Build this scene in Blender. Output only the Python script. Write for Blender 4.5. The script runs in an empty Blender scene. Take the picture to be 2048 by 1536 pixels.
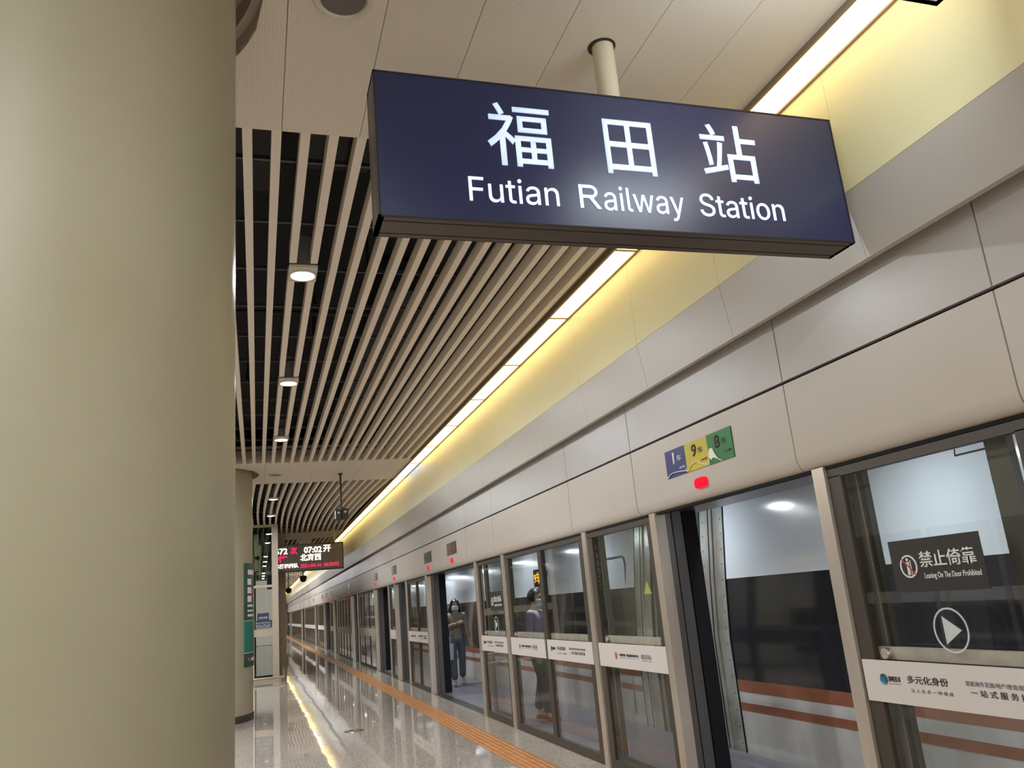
import bpy, bmesh, math, random
from mathutils import Matrix, Vector
random.seed(4)
C = bpy.context.scene.collection
SC = bpy.context.scene

# ------------------------------------------------------------------ camera
F_PX = 1622.2
YAW, PITCH, ROLL = math.radians(18.141), math.radians(14.769), math.radians(-5.096)
cd = bpy.data.cameras.new('camera'); cam = bpy.data.objects.new('camera', cd); C.objects.link(cam)
cd.sensor_fit = 'HORIZONTAL'; cd.sensor_width = 36.0; cd.lens = F_PX / 2048 * 36.0
cd.clip_start = 0.05; cd.clip_end = 400
fwd = Vector((math.sin(YAW)*math.cos(PITCH), math.cos(YAW)*math.cos(PITCH), math.sin(PITCH)))
rt = Vector((math.cos(YAW), -math.sin(YAW), 0)); up = rt.cross(fwd)
r2 = math.cos(ROLL)*rt + math.sin(ROLL)*up; u2 = -math.sin(ROLL)*rt + math.cos(ROLL)*up
M = Matrix((r2, u2, -fwd)).transposed().to_4x4(); M.translation = Vector((0, 0, 1.55))
cam.matrix_world = M
SC.camera = cam

# ------------------------------------------------------------------ world, lamps, exposure
SC.view_settings.view_transform = 'Standard'; SC.view_settings.look = 'None'
SC.view_settings.gamma = 1.0; SC.view_settings.use_curve_mapping = False
SC.view_settings.exposure = 0.34
w = bpy.data.worlds.new('world'); SC.world = w; w.use_nodes = True
w.node_tree.nodes['Background'].inputs[0].default_value = (1.0, 0.93, 0.82, 1)
w.node_tree.nodes['Background'].inputs[1].default_value = 3.2
SC.cycles.use_denoising = True
SC.cycles.max_bounces = 9; SC.cycles.diffuse_bounces = 5; SC.cycles.glossy_bounces = 5
SC.cycles.transparent_max_bounces = 24; SC.cycles.sample_clamp_indirect = 6.0
SC.cycles.caustics_reflective = False; SC.cycles.caustics_refractive = False

ZC = 4.09                       # ceiling height
STRIP = (2.3, 1.65, .70)        # warm tube light, radiance
DOWN_POWER = 54.0               # each downlight, watts
def lamp(name, kind, loc, power, color, size=0.2, rot=(0, 0, 0), spread=math.pi, size_y=None):
    l = bpy.data.lights.new(name, kind); l.energy = power; l.color = color
    if kind == 'AREA':
        l.shape = 'DISK' if size_y is None else 'RECTANGLE'; l.size = size; l.spread = spread
        if size_y: l.size_y = size_y
    else: l.shadow_soft_size = size
    o = bpy.data.objects.new(name, l); C.objects.link(o); o.location = loc; o.rotation_euler = rot
    return o
DOWN_Y = [-6.3, -3.25, -0.2, 5.93, 8.98, 12.03, 18.3, 21.3, 30.5, 33.5, 36.5, 42.8, 45.9, 49, 55, 61, 67, 73, 79, 85]
for y in DOWN_Y:
    for x in (0.345, -2.145):
        lamp('downlight_lamp', 'AREA', (x, y, 4.045), DOWN_POWER*(1 if y < 40 else 1.6), (0.90, 0.95, 1.0), 0.17)
for k in range(-2, 12):         # small lamps over the strip of floor between the glass screen and the train
    lamp('trackside_lamp', 'AREA', (3.66, 7.5+3.05*k, 2.475), 19.0, (0.80, 0.90, 1.0), 0.12)

# ------------------------------------------------------------------ helpers
class MB:
    def __init__(s): s.v = []; s.f = []
    def add(s, vs, fs):
        n = len(s.v); s.v += [tuple(a) for a in vs]; s.f += [tuple(i+n for i in f) for f in fs]; return s
    def box(s, x0, x1, y0, y1, z0, z1):
        return s.add([(x, y, z) for x in (x0, x1) for y in (y0, y1) for z in (z0, z1)],
                     [(0, 1, 3, 2), (4, 6, 7, 5), (0, 4, 5, 1), (2, 3, 7, 6), (0, 2, 6, 4), (1, 5, 7, 3)])
    def prism_y(s, pts, y0, y1):           # closed polygon in XZ extruded along Y
        n = len(pts)
        return s.add([(p[0], y0, p[1]) for p in pts] + [(p[0], y1, p[1]) for p in pts],
                     [tuple(range(n)), tuple(range(2*n-1, n-1, -1))] + [(i, i+n, (i+1) % n+n, (i+1) % n) for i in range(n)])
    def prism_z(s, pts, z0, z1):
        n = len(pts)
        return s.add([(p[0], p[1], z0) for p in pts] + [(p[0], p[1], z1) for p in pts],
                     [tuple(range(n-1, -1, -1)), tuple(range(n, 2*n))] + [(i, (i+1) % n, (i+1) % n+n, i+n) for i in range(n)])
    def prism_x(s, pts, x0, x1):           # polygon in YZ extruded along X
        n = len(pts)
        return s.add([(x0, p[0], p[1]) for p in pts] + [(x1, p[0], p[1]) for p in pts],
                     [tuple(range(n)), tuple(range(2*n-1, n-1, -1))] + [(i, i+n, (i+1) % n+n, (i+1) % n) for i in range(n)])
    def lathe(s, prof, c=(0, 0, 0), n=24, ax='z'):     # prof: (r, h) list
        vs = []
        for r, h in prof:
            for k in range(n):
                a = 2*math.pi*k/n; p = (r*math.cos(a), r*math.sin(a), h)
                if ax == 'x': p = (p[2], p[0], p[1])
                if ax == 'y': p = (p[0], p[2], p[1])
                vs.append((p[0]+c[0], p[1]+c[1], p[2]+c[2]))
        fs = [(i*n+k, i*n+(k+1) % n, (i+1)*n+(k+1) % n, (i+1)*n+k) for i in range(len(prof)-1) for k in range(n)]
        fs += [tuple(range(n-1, -1, -1)), tuple((len(prof)-1)*n+k for k in range(n))]
        return s.add(vs, fs)
    def tube(s, pts, r, n=8):
        pts = [Vector(p) for p in pts]; rings = []
        for i, p in enumerate(pts):
            d = (pts[min(i+1, len(pts)-1)] - pts[max(i-1, 0)]).normalized()
            a = d.orthogonal().normalized() if i == 0 else (rings[-1][1] - d*rings[-1][1].dot(d)).normalized()
            rings.append((p, a, d))
        vs = []
        for p, a, d in rings:
            b = d.cross(a)
            vs += [p + r*(math.cos(2*math.pi*k/n)*a + math.sin(2*math.pi*k/n)*b) for k in range(n)]
        m = len(pts)
        return s.add(vs, [(i*n+k, i*n+(k+1) % n, (i+1)*n+(k+1) % n, (i+1)*n+k) for i in range(m-1) for k in range(n)]
                     + [tuple(range(n-1, -1, -1)), tuple((m-1)*n+k for k in range(n))])
    def mesh(s, name, m=None, smooth=False):
        me = bpy.data.meshes.new(name); me.from_pydata(s.v, [], s.f)
        bm = bmesh.new(); bm.from_mesh(me); bmesh.ops.recalc_face_normals(bm, faces=bm.faces); bm.to_mesh(me); bm.free()
        if smooth: smooth_by_angle(me)
        if m: me.materials.append(m)
        return me
    def obj(s, name, m, parent=None, smooth=False, bevel=0):
        o = bpy.data.objects.new(name, s.mesh(name, m, smooth)); C.objects.link(o)
        if parent: o.parent = parent
        if bevel:
            b = o.modifiers.new('b', 'BEVEL'); b.width = bevel; b.segments = 2; b.limit_method = 'ANGLE'
        return o
def smooth_by_angle(me, ang=0.7):
    me.polygons.foreach_set('use_smooth', [True]*len(me.polygons))
    me.set_sharp_from_angle(angle=ang)
def inst(name, me, parent, loc=(0, 0, 0)):
    o = bpy.data.objects.new(name, me); C.objects.link(o); o.parent = parent; o.location = loc; return o
def empty(name, loc=(0, 0, 0), rz=0):
    o = bpy.data.objects.new(name, None); C.objects.link(o); o.location = loc; o.rotation_euler = (0, 0, rz); o.empty_display_size = .1
    return o
def tag(o, label, cat, group=None, kind=None):
    o['label'] = label; o['category'] = cat
    if group: o['group'] = group
    if kind: o['kind'] = kind
    return o
def struct(o, label=None, cat=None):
    o['kind'] = 'structure'
    if label: o['label'] = label
    if cat: o['category'] = cat
    return o

def mat(name, col, rough=.5, metal=0., emit=None, es=1., coat=0., ior=1.5, spec=.5):
    m = bpy.data.materials.new(name); m.use_nodes = True; b = m.node_tree.nodes['Principled BSDF']
    b.inputs['Base Color'].default_value = (*col, 1); b.inputs['Roughness'].default_value = rough
    b.inputs['Metallic'].default_value = metal; b.inputs['IOR'].default_value = ior
    b.inputs['Specular IOR Level'].default_value = spec
    b.inputs['Coat Weight'].default_value = coat; b.inputs['Coat Roughness'].default_value = .05
    if emit: b.inputs['Emission Color'].default_value = (*emit, 1); b.inputs['Emission Strength'].default_value = es
    return m
def nodes(m): return m.node_tree.nodes, m.node_tree.links, m.node_tree.nodes['Principled BSDF']
def vary(m, c1, c2, scale=3, detail=4, vec=(1, 1, 1), rr=None, bump=0, lo=.35, hi=.65, coord='Object'):
    N, L, b = nodes(m)
    tc = N.new('ShaderNodeTexCoord'); mp = N.new('ShaderNodeMapping'); mp.inputs['Scale'].default_value = vec
    nz = N.new('ShaderNodeTexNoise'); nz.inputs['Scale'].default_value = scale; nz.inputs['Detail'].default_value = detail
    cr = N.new('ShaderNodeValToRGB'); cr.color_ramp.elements[0].color = (*c1, 1); cr.color_ramp.elements[1].color = (*c2, 1)
    cr.color_ramp.elements[0].position = lo; cr.color_ramp.elements[1].position = hi
    L.new(tc.outputs[coord], mp.inputs[0]); L.new(mp.outputs[0], nz.inputs[0]); L.new(nz.outputs[0], cr.inputs[0]); L.new(cr.outputs[0], b.inputs['Base Color'])
    if rr:
        r = N.new('ShaderNodeMapRange'); r.inputs[3].default_value = rr[0]; r.inputs[4].default_value = rr[1]
        L.new(nz.outputs[0], r.inputs[0]); L.new(r.outputs[0], b.inputs['Roughness'])
    if bump:
        bp = N.new('ShaderNodeBump'); bp.inputs['Strength'].default_value = bump; bp.inputs['Distance'].default_value = .01
        L.new(nz.outputs[0], bp.inputs['Height']); L.new(bp.outputs[0], b.inputs['Normal'])
    return m
def glass(name, tint=(.82, .84, .82), ior=1.5, rough=0.0):
    m = bpy.data.materials.new(name); m.use_nodes = True; N, L = m.node_tree.nodes, m.node_tree.links
    N.remove(N['Principled BSDF']); out = N['Material Output']
    fr = N.new('ShaderNodeFresnel'); fr.inputs[0].default_value = ior
    ge = N.new('ShaderNodeNewGeometry'); mr = N.new('ShaderNodeMapRange'); mr.inputs[3].default_value = ior; mr.inputs[4].default_value = 1/ior
    L.new(ge.outputs['Backfacing'], mr.inputs[0]); L.new(mr.outputs[0], fr.inputs[0])      # same reflectance from both sides of the thin sheet
    g = N.new('ShaderNodeBsdfGlossy'); g.inputs['Roughness'].default_value = rough; g.inputs['Color'].default_value = (1, 1, 1, 1)
    t = N.new('ShaderNodeBsdfTransparent'); t.inputs[0].default_value = (*tint, 1)
    mx = N.new('ShaderNodeMixShader'); L.new(fr.outputs[0], mx.inputs[0]); L.new(t.outputs[0], mx.inputs[1]); L.new(g.outputs[0], mx.inputs[2]); L.new(mx.outputs[0], out.inputs[0])
    return m

M_ = {}
M_['column'] = vary(mat('column_paint', (.5, .45, .33), .42), (.32, .29, .195), (.355, .325, .23), 1.2, 5, rr=(.38, .5))
M_['slat'] = mat('slat_paint', (.84, .745, .62), .45)
M_['ceil'] = mat('ceiling_panel_paint', (.62, .54, .45), .5)
N, L, b = nodes(M_['ceil'])          # fine perforated ribbing that runs along the platform
tc = N.new('ShaderNodeTexCoord'); wv = N.new('ShaderNodeTexWave'); wv.wave_type = 'BANDS'; wv.bands_direction = 'X'
wv.inputs['Scale'].default_value = 28.0; wv.inputs['Distortion'].default_value = 0
cr = N.new('ShaderNodeValToRGB'); cr.color_ramp.elements[0].color = (.72, .64, .53, 1); cr.color_ramp.elements[1].color = (.84, .76, .64, 1)
L.new(tc.outputs['Object'], wv.inputs[0]); L.new(wv.outputs[0], cr.inputs[0]); L.new(cr.outputs[0], b.inputs['Base Color'])
bp = N.new('ShaderNodeBump'); bp.inputs['Strength'].default_value = .25; bp.inputs['Distance'].default_value = .003
L.new(wv.outputs[0], bp.inputs['Height']); L.new(bp.outputs[0], b.inputs['Normal'])
M_['fascia'] = mat('fascia_paint', (.55, .47, .38), .5)
M_['void'] = mat('void_black', (.012, .012, .014), .8)
M_['carrier'] = mat('carrier_steel', (.10, .10, .11), .5, .6)
M_['duct'] = mat('duct_dark', (.035, .034, .034), .7)
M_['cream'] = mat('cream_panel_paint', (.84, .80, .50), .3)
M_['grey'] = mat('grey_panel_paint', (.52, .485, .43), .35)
M_['header'] = vary(mat('header_panel_paint', (.7, .66, .62), .35, spec=.35), (.53, .475, .41), (.57, .52, .47), .5, 3, rr=(.34, .44))
M_['headerUp'] = vary(mat('header_upper_paint', (.62, .59, .57), .33, spec=.4), (.46, .425, .385), (.51, .49, .48), .5, 3, rr=(.30, .38))
M_['joint'] = mat('joint_dark', (.03, .026, .02), .7)
M_['steel'] = vary(mat('brushed_steel', (.6, .54, .47), .3, .75), (.62, .55, .47), (.72, .65, .57), 5, 3, vec=(1, 1, .2), rr=(.28, .38))
M_['rail'] = vary(mat('rail_steel', (.7, .6, .5), .4, .2), (.62, .54, .45), (.78, .69, .58), 8, 3)
M_['jamb'] = mat('jamb_steel', (.20, .18, .165), .3, .85)
M_['jamb2'] = mat('jamb_grey', (.13, .125, .12), .35, .6)
M_['rubber'] = mat('rubber_black', (.010, .010, .011), .7, spec=.15)
M_['frame'] = mat('frame_dark', (.055, .042, .030), .45)
M_['leaf'] = mat('leaf_frame', (.13, .12, .10), .35, .4)
M_['glass'] = glass('screen_glass')
M_['glassleaf'] = glass('leaf_glass', (.9, .92, .92))
M_['liftglass'] = glass('lift_glass', (.55, .60, .52), 1.6)
M_['banner'] = mat('banner_white', (.66, .61, .57), .4)
M_['ink'] = mat('ink_black', (.03, .03, .035), .5)
M_['inkgrey'] = mat('ink_grey', (.22, .21, .21), .5)
M_['sticker'] = mat('sticker_dark', (.035, .032, .03), .35)
M_['stickw'] = mat('sticker_white', (.75, .75, .72), .5)
M_['stickg'] = mat('sticker_pale', (.55, .60, .58), .5)
M_['logored'] = mat('logo_red', (.5, .08, .05), .4)
M_['logoblue'] = vary(mat('logo_blue', (.03, .15, .25), .3), (.02, .05, .12), (.04, .35, .40), 30, 2)
M_['red'] = mat('signal_red', (.05, 0, 0), .6, emit=(1, .0, .02), es=1.0, spec=.1)
M_['blue'] = mat('sign_blue', (.025, .03, .17), .4, spec=.3)
M_['yellow'] = mat('sign_yellow', (.56, .46, .02), .4, spec=.3)
M_['green'] = mat('sign_green', (.012, .17, .025), .4, spec=.3)
M_['dgreen'] = mat('sign_dark_green', (.02, .07, .045), .35)
M_['teal'] = mat('sign_teal', (.02, .17, .14), .35)
M_['film'] = mat('film_highlight_pale', (.85, .85, .72), .15)  # pale colour of the highlight shaped over the car number plates
M_['plate'] = mat('door_number_plate', (.09, .09, .07), .3)
M_['navy'] = mat('sign_navy', (.006, .013, .072), .32, coat=.55, spec=.4); nodes(M_['navy'])[2].inputs['Coat Roughness'].default_value = .31
M_['letters'] = mat('backlit_letters', (.6, .7, .8), .4, emit=(.46, .58, .86), es=.62)
M_['letters2'] = mat('backlit_letters_bright', (.6, .7, .8), .4, emit=(.66, .74, .95), es=.75)
M_['signframe'] = mat('sign_frame_bronze', (.095, .078, .062), .38, .4)
M_['signgroove'] = mat('sign_groove', (.012, .010, .008), .7)
M_['pole'] = mat('pole_paint', (.62, .57, .43), .35)
M_['white'] = mat('trim_white', (.62, .57, .48), .4)
M_['spk'] = mat('grille_grey', (.16, .13, .11), .6)
M_['strip'] = mat('diffuser_warm', (.8, .8, .8), .4, emit=STRIP, es=1)
M_['stripc'] = mat('diffuser_cool', (.8, .8, .8), .4, emit=(1.0, 1.12, 1.4), es=1)
M_['stripframe'] = mat('light_frame', (.30, .22, .15), .4, .4)
M_['disc'] = mat('downlight_lens', (.9, .9, .9), .3, emit=(.9, .95, 1), es=9)
M_['lamphouse'] = mat('downlight_housing', (.28, .27, .29), .5)
M_['camera'] = mat('camera_black', (.02, .02, .02), .4)
M_['ledface'] = mat('led_face', (.17, .125, .09), .4)
M_['ledred'] = mat('led_red', (.1, 0, 0), .4, emit=(1, .01, .08), es=1.6)
M_['ledwhite'] = mat('led_yellow_white', (.1, .1, .1), .4, emit=(1, .96, .72), es=1.7)
M_['ledorange'] = mat('led_orange', (.1, .05, 0), .4, emit=(1, .33, .02), es=2.5)
M_['lightbox'] = mat('lightbox_face', (.8, .8, .8), .4, emit=(.85, .93, 1), es=12)
M_['lightboxb'] = mat('lightbox_under', (.75, .75, .75), .4, emit=(.8, .88, 1), es=.5)
M_['tactile'] = vary(mat('tactile_orange', (.5, .2, .04), .42, coat=.25), (.50, .20, .05), (.58, .25, .07), 5, 3)
def granite(name, c1, c2, c3, rough, lacun=(.02, .017, .015)):
    m = mat(name, c1, rough, coat=0.0, ior=1.55); N, L, b = nodes(m)
    tc = N.new('ShaderNodeTexCoord')
    v = N.new('ShaderNodeTexVoronoi'); v.inputs['Scale'].default_value = 150
    n1 = N.new('ShaderNodeTexNoise'); n1.inputs['Scale'].default_value = 90; n1.inputs['Detail'].default_value = 3
    cr = N.new('ShaderNodeValToRGB'); e = cr.color_ramp.elements
    e[0].color = (*c1, 1); e[0].position = .25; e[1].color = (*c3, 1); e[1].position = .75; x = e.new(.5); x.color = (*c2, 1)
    sp = N.new('ShaderNodeSeparateColor'); mx = N.new('ShaderNodeMath'); mx.operation = 'ADD'; ml = N.new('ShaderNodeMath'); ml.operation = 'MULTIPLY'; ml.inputs[1].default_value = .5
    L.new(tc.outputs['Object'], v.inputs[0]); L.new(tc.outputs['Object'], n1.inputs[0]); L.new(v.outputs['Color'], sp.inputs[0])
    L.new(sp.outputs[0], mx.inputs[0]); L.new(n1.outputs[0], mx.inputs[1]); L.new(mx.outputs[0], ml.inputs[0]); L.new(ml.outputs[0], cr.inputs[0]); L.new(cr.outputs[0], b.inputs['Base Color'])
    n2 = N.new('ShaderNodeTexNoise'); n2.inputs['Scale'].default_value = 2.2; n2.inputs['Detail'].default_value = 2
    bp = N.new('ShaderNodeBump'); bp.inputs['Strength'].default_value = .06; bp.inputs['Distance'].default_value = .012
    L.new(tc.outputs['Object'], n2.inputs[0]); L.new(n2.outputs[0], bp.inputs['Height']); L.new(bp.outputs[0], b.inputs['Normal'])
    return m
M_['granite'] = granite('floor_granite', (.22, .18, .15), (.46, .40, .345), (.66, .59, .52), .03)
M_['graniteb'] = granite('border_granite', (.24, .20, .16), (.50, .44, .37), (.70, .62, .51), .10)
M_['trackfloor'] = vary(mat('trackside_floor', (.2, .18, .2), .3), (.15, .137, .160), (.175, .162, .185), 3, 3, rr=(.38, .48))
M_['sill'] = mat('sill_metal', (.11, .10, .09), .35, .6)
M_['trainw'] = vary(mat('train_white', (.7, .72, .74), .16, coat=.5), (.64, .66, .68), (.70, .72, .74), .8, 3, rr=(.10, .2))
M_['trainlow'] = vary(mat('train_lower_dirty', (.5, .48, .45), .35), (.40, .37, .34), (.52, .49, .46), 2.5, 5, rr=(.25, .45))
M_['trainwin'] = mat('train_window_band', (.018, .018, .022), .12, coat=.5)
M_['trainpane'] = mat('train_pane', (.035, .033, .036), .05)
M_['trainstripe'] = vary(mat('train_stripe', (.25, .09, .045), .35), (.22, .075, .035), (.28, .10, .05), 3, 4)
M_['trainend'] = vary(mat('train_end_metal', (.4, .4, .36), .35, .3), (.26, .23, .19), (.46, .47, .43), 3, 4, vec=(1, 1, .5))
M_['bellows'] = mat('bellows_grey', (.08, .08, .08), .7)
M_['liftsteel'] = mat('lift_cladding', (.46, .38, .29), .4)
M_['liftin'] = mat('lift_interior', (.10, .11, .09), .5)
M_['wallcream'] = mat('wall_cream', (.50, .41, .29), .4)
M_['baseblk'] = mat('column_base', (.05, .042, .035), .35)
M_['warn'] = mat('warning_yellow', (.65, .60, .12), .5)
M_['brass'] = mat('floor_cap_metal', (.35, .32, .25), .25, 1)

try: ARIAL = bpy.data.fonts.load(bpy.utils.system_resource('DATAFILES', path='fonts') + '/Inter.woff2')
except Exception: ARIAL = None
def text(name, body, m, parent, box, face='x-', d=0.0, ext=.002, bold=0.0):
    """lettering fitted to box=(u0,u1,z0,z1) on the plane d. face 'x-': read from the platform, u = world Y with u0 the left (far) end;
    face 'y-': read looking along the platform, u = world X; 'x+' for the opposite side."""
    cu = bpy.data.curves.new(name, 'FONT'); cu.body = body; cu.size = 1; cu.extrude = 0; cu.offset = bold; cu.resolution_u = 3
    
    if ARIAL and body in ('Futian', 'ailway', 'Station'): cu.font = ARIAL
    t = bpy.data.objects.new(name+'_src', cu); C.objects.link(t)
    dg = bpy.context.evaluated_depsgraph_get(); me = bpy.data.meshes.new_from_object(t.evaluated_get(dg)); C.objects.unlink(t); bpy.data.objects.remove(t)
    xs = [v.co.x for v in me.vertices]; ys = [v.co.y for v in me.vertices]
    x0, x1, y0, y1 = min(xs), max(xs), min(ys), max(ys)
    u0, u1, z0, z1 = box
    bm = bmesh.new(); bm.from_mesh(me)
    if ext:
        r = bmesh.ops.extrude_face_region(bm, geom=bm.faces[:])
        top = set(g for g in r['geom'] if isinstance(g, bmesh.types.BMVert))
    else: top = set()
    for v in bm.verts:
        a = (v.co.x-x0)/(x1-x0); c = (v.co.y-y0)/max(1e-6, (y1-y0)); e = ext if v in top else 0
        u = u0+a*(u1-u0); z = z0+c*(z1-z0)
        v.co = (d-e, u, z) if face == 'x-' else ((d+e, u, z) if face == 'x+' else (u, d-e, z))
    bmesh.ops.recalc_face_normals(bm, faces=bm.faces); bm.to_mesh(me); bm.free()
    me.name = name; me.materials.clear(); me.materials.append(m)
    o = bpy.data.objects.new(name, me); C.objects.link(o); o.parent = parent
    return o
def ring_x(mb, cy, cz, r0, r1, x0, x1, n=32):       # flat annulus facing -X
    for k in range(n):
        a, c = 2*math.pi*k/n, 2*math.pi*(k+1)/n
        q = [(cy+r*math.cos(t), cz+r*math.sin(t)) for r, t in ((r0, a), (r1, a), (r1, c), (r0, c))]
        mb.prism_x(q, x0, x1)
    return mb

# ------------------------------------------------------------------ floor
floor = struct(empty('floor'))
TS = 0.8
tile = MB().box(0, TS-.003, 0, TS-.003, -.03, 0).mesh('floor_tile', M_['granite'])
nt = 0
stuff = MB()
for i in range(-8, 4):
    for j in range(-12, 120):
        x, y = 2.37-TS*(i+1) if i >= 0 else 2.37-TS*(i+1), j*TS
        x = 2.37 - TS*(i+9)
        y = j*TS
        if i < -3 and 4.8 <= y < 36 and nt < 290:
            t_ = inst('floor_tile', tile, floor, (x, y, 0)); nt += 1; t_.rotation_euler = (random.uniform(-.0012, .0012), random.uniform(-.0016, .0016), 0)
        else: stuff.box(x, x+TS-.003, y, y+TS-.003, -.03, 0)
o = stuff.obj('floor_tiles_far', M_['granite'], floor); o.name = 'floor_tiling'; o['kind'] = 'stuff'
MB().box(-9, 3.06, -12, 96, -.12, -.031).obj('floor_bed', M_['joint'], floor)
# tactile strip, 0.3 m tiles with five long bars
tb = MB().box(0, .299, 0, .299, -.02, .002)
for k in range(5):
    c = .03+.06*k
    tb.add([(c-.017, .003, .002), (c+.017, .003, .002), (c+.012, .003, .008), (c-.012, .003, .008), (c-.017, .296, .002), (c+.017, .296, .002), (c+.012, .296, .008), (c-.012, .296, .008)],
           [(0, 3, 2, 1), (4, 5, 6, 7), (0, 1, 5, 4), (1, 2, 6, 5), (2, 3, 7, 6), (3, 0, 4, 7)])
tm = tb.mesh('tactile_tile', M_['tactile'])
tact = empty('tactile_strip', (2.37, 0, 0)); tag(tact, 'orange ribbed tactile guide strip along the platform floor', 'tactile strip')
for j in range(20, 100): inst('tactile_tile', tm, tact, (0, j*.3, 0))
fs = MB()
for j in list(range(-36, 20)) + list(range(100, 318)):
    y = j*.3; fs.box(0, .3, y, y+.299, -.02, .002)
    for k in range(5): fs.box(.013+.06*k, .047+.06*k, y, y+.299, .002, .008)
o = fs.obj('tactile_tiling', M_['tactile'], tact); o['kind'] = 'stuff'
sb = MB().box(0, .378, 0, .797, -.03, 0).mesh('border_slab', M_['graniteb'])
for j in range(6, 46): inst('border_slab', sb, floor, (2.672, j*.8, 0))
fs = MB()
for j in list(range(-14, 6)) + list(range(46, 119)): fs.box(2.672, 3.05, j*.8, j*.8+.797, -.03, 0)
o = fs.obj('border_slabs', M_['graniteb'], floor); o['kind'] = 'stuff'
MB().box(3.05, 4.30, -12, 96, -.05, -.004).obj('trackside_paving', M_['trackfloor'], floor)
s_ = MB()
for x in (3.05, 3.11, 3.17): s_.box(x, x+.05, -12, 96, -.06, .002)
s_.obj('door_sill', M_['sill'], floor)
o = MB().lathe([(.10, 0), (.135, .001), (.13, .006), (.05, .009), (.045, .004)], (1.25, 12.04, 0), 28).obj('floor_socket_cap', M_['brass'], smooth=True)
tag(o, 'round metal cap set in the polished floor left of the orange strip', 'floor cap')

# ------------------------------------------------------------------ ceiling
ceiling = struct(empty('ceiling'))
MB().box(-7.5, 7.5, -12, 96, 4.75, 4.85).obj('ceiling_slab', M_['void'], ceiling)
BAYS = [(-10.42, -8.23+0), (-8.23+0, 1.83)]
PITCH_Y = 12.25
CC = [(-.9, 2.95+PITCH_Y*k) for k in range(-1, 8)]           # column centres
R1, RC = .95, .83
def circ_cut(x0, x1, y0, y1, cx, cy, R, n=8):
    """strip x0..x1, y0..y1 minus the disc: list of polygons"""
    if x1 <= cx-R or x0 >= cx+R: return [[(x0, y0), (x1, y0), (x1, y1), (x0, y1)]]
    a, c = max(x0, cx-R), min(x1, cx+R); out = []
    if x0 < a: out.append([(x0, y0), (a, y0), (a, y1), (x0, y1)])
    if x1 > c: out.append([(c, y0), (x1, y0), (x1, y1), (c, y1)])
    xs = [a+(c-a)*k/n for k in range(n+1)]; h = [math.sqrt(max(0, R*R-(x-cx)**2)) for x in xs]
    out.append([(a, y0), (c, y0)] + [(x, cy-t) for x, t in list(zip(xs, h))[::-1]])
    out.append([(x, cy+t) for x, t in zip(xs, h)] + [(c, y1), (a, y1)])
    return out
JX = [.14+.416*k for k in range(-12, 6)] + [2.625]
JX[-2] = 2.222
PS = .003
for k in range(-1, 8):
    y0, y1 = 1.83+PITCH_Y*k, 4.02+PITCH_Y*k
    far = k > 2
    mb = MB()
    for a, c in zip(JX[:-1], JX[1:]):
        p = MB()
        for poly in circ_cut(a+PS/2, c-PS/2, y0, y1, *CC[k+1], R1): p.prism_z(poly, ZC, ZC+.02)
        if k in (0, 1, 2) and a > -3: p.obj('ceiling_panel', M_['ceil'], ceiling)
        else: mb.add(p.v, p.f)
    if mb.v: o = mb.obj('ceiling_panels', M_['ceil'], ceiling); o['kind'] = 'stuff'
    f = MB().box(JX[0], 2.625, y0, y0+.012, ZC+.021, ZC+.30).box(JX[0], 2.625, y1-.012, y1, ZC+.021, ZC+.30).obj('ceiling_fascia', M_['fascia'], ceiling)
# slats
SX = [-.038+.1525*k for k in range(-29, 18)]
SH = .105
def slat_mesh(y0, y1, bend=0.0):
    m = MB(); n = 12 if bend else 1
    for i in range(n):
        pass
    vs = []; fs = []
    for i in range(n+1):
        t = i/n; y = y0+(y1-y0)*t; dx = -bend*math.sin(math.pi*t)
        vs += [(dx-.026, y, ZC), (dx+.026, y, ZC), (dx+.026, y, ZC+SH), (dx-.026, y, ZC+SH)]
    for i in range(n):
        q = 4*i; fs += [(q+j, q+(j+1) % 4, q+4+(j+1) % 4, q+4+j) for j in range(4)]
    fs += [(0, 1, 2, 3), (4*n, 4*n+3, 4*n+2, 4*n+1)]
    return m.add(vs, fs)
def near_light(x, y0, y1):
    return any(abs(x-c) < .09 for c in (.345, -2.145)) and [y for y in DOWN_Y if y0 < y < y1] or []
for b in range(-1, 8):
    y0, y1 = 4.02+PITCH_Y*b, 1.83+PITCH_Y*(b+1)
    bend = .09 if b == 1 else 0
    mb = MB()
    full = None
    for x in SX:
        ls = near_light(x, y0, y1)
        if bend: ls = ls[:0]
        segs = []; s0 = y0
        for ly in ls: segs.append((s0, ly-.17)); s0 = ly+.15
        segs.append((s0, y1))
        single = b in (0, 1, 2) and x > -2.2
        if single and len(segs) == 1:
            if full is None: full = slat_mesh(y0, y1, bend).mesh('slat', M_['slat'])
            inst('slat', full, ceiling, (x, 0, 0))
        else:
            for s0, s1 in segs:
                m = slat_mesh(s0, s1, bend); m.v = [(v[0]+(0 if single else x), v[1], v[2]) for v in m.v]
                if single: inst('slat', m.mesh('slat', M_['slat']), ceiling, (x, 0, 0))
                else: mb.add(m.v, m.f)
    if mb.v: o = mb.obj('ceiling_slats', M_['slat'], ceiling); o['kind'] = 'stuff'
    cm = MB()
    y = y0+.5
    while y < y1:
        cm.box(-7, 2.62, y, y+.022, ZC+.118, ZC+.145); y += .82
    cm.obj('slat_carrier', M_['carrier'], ceiling)
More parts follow.
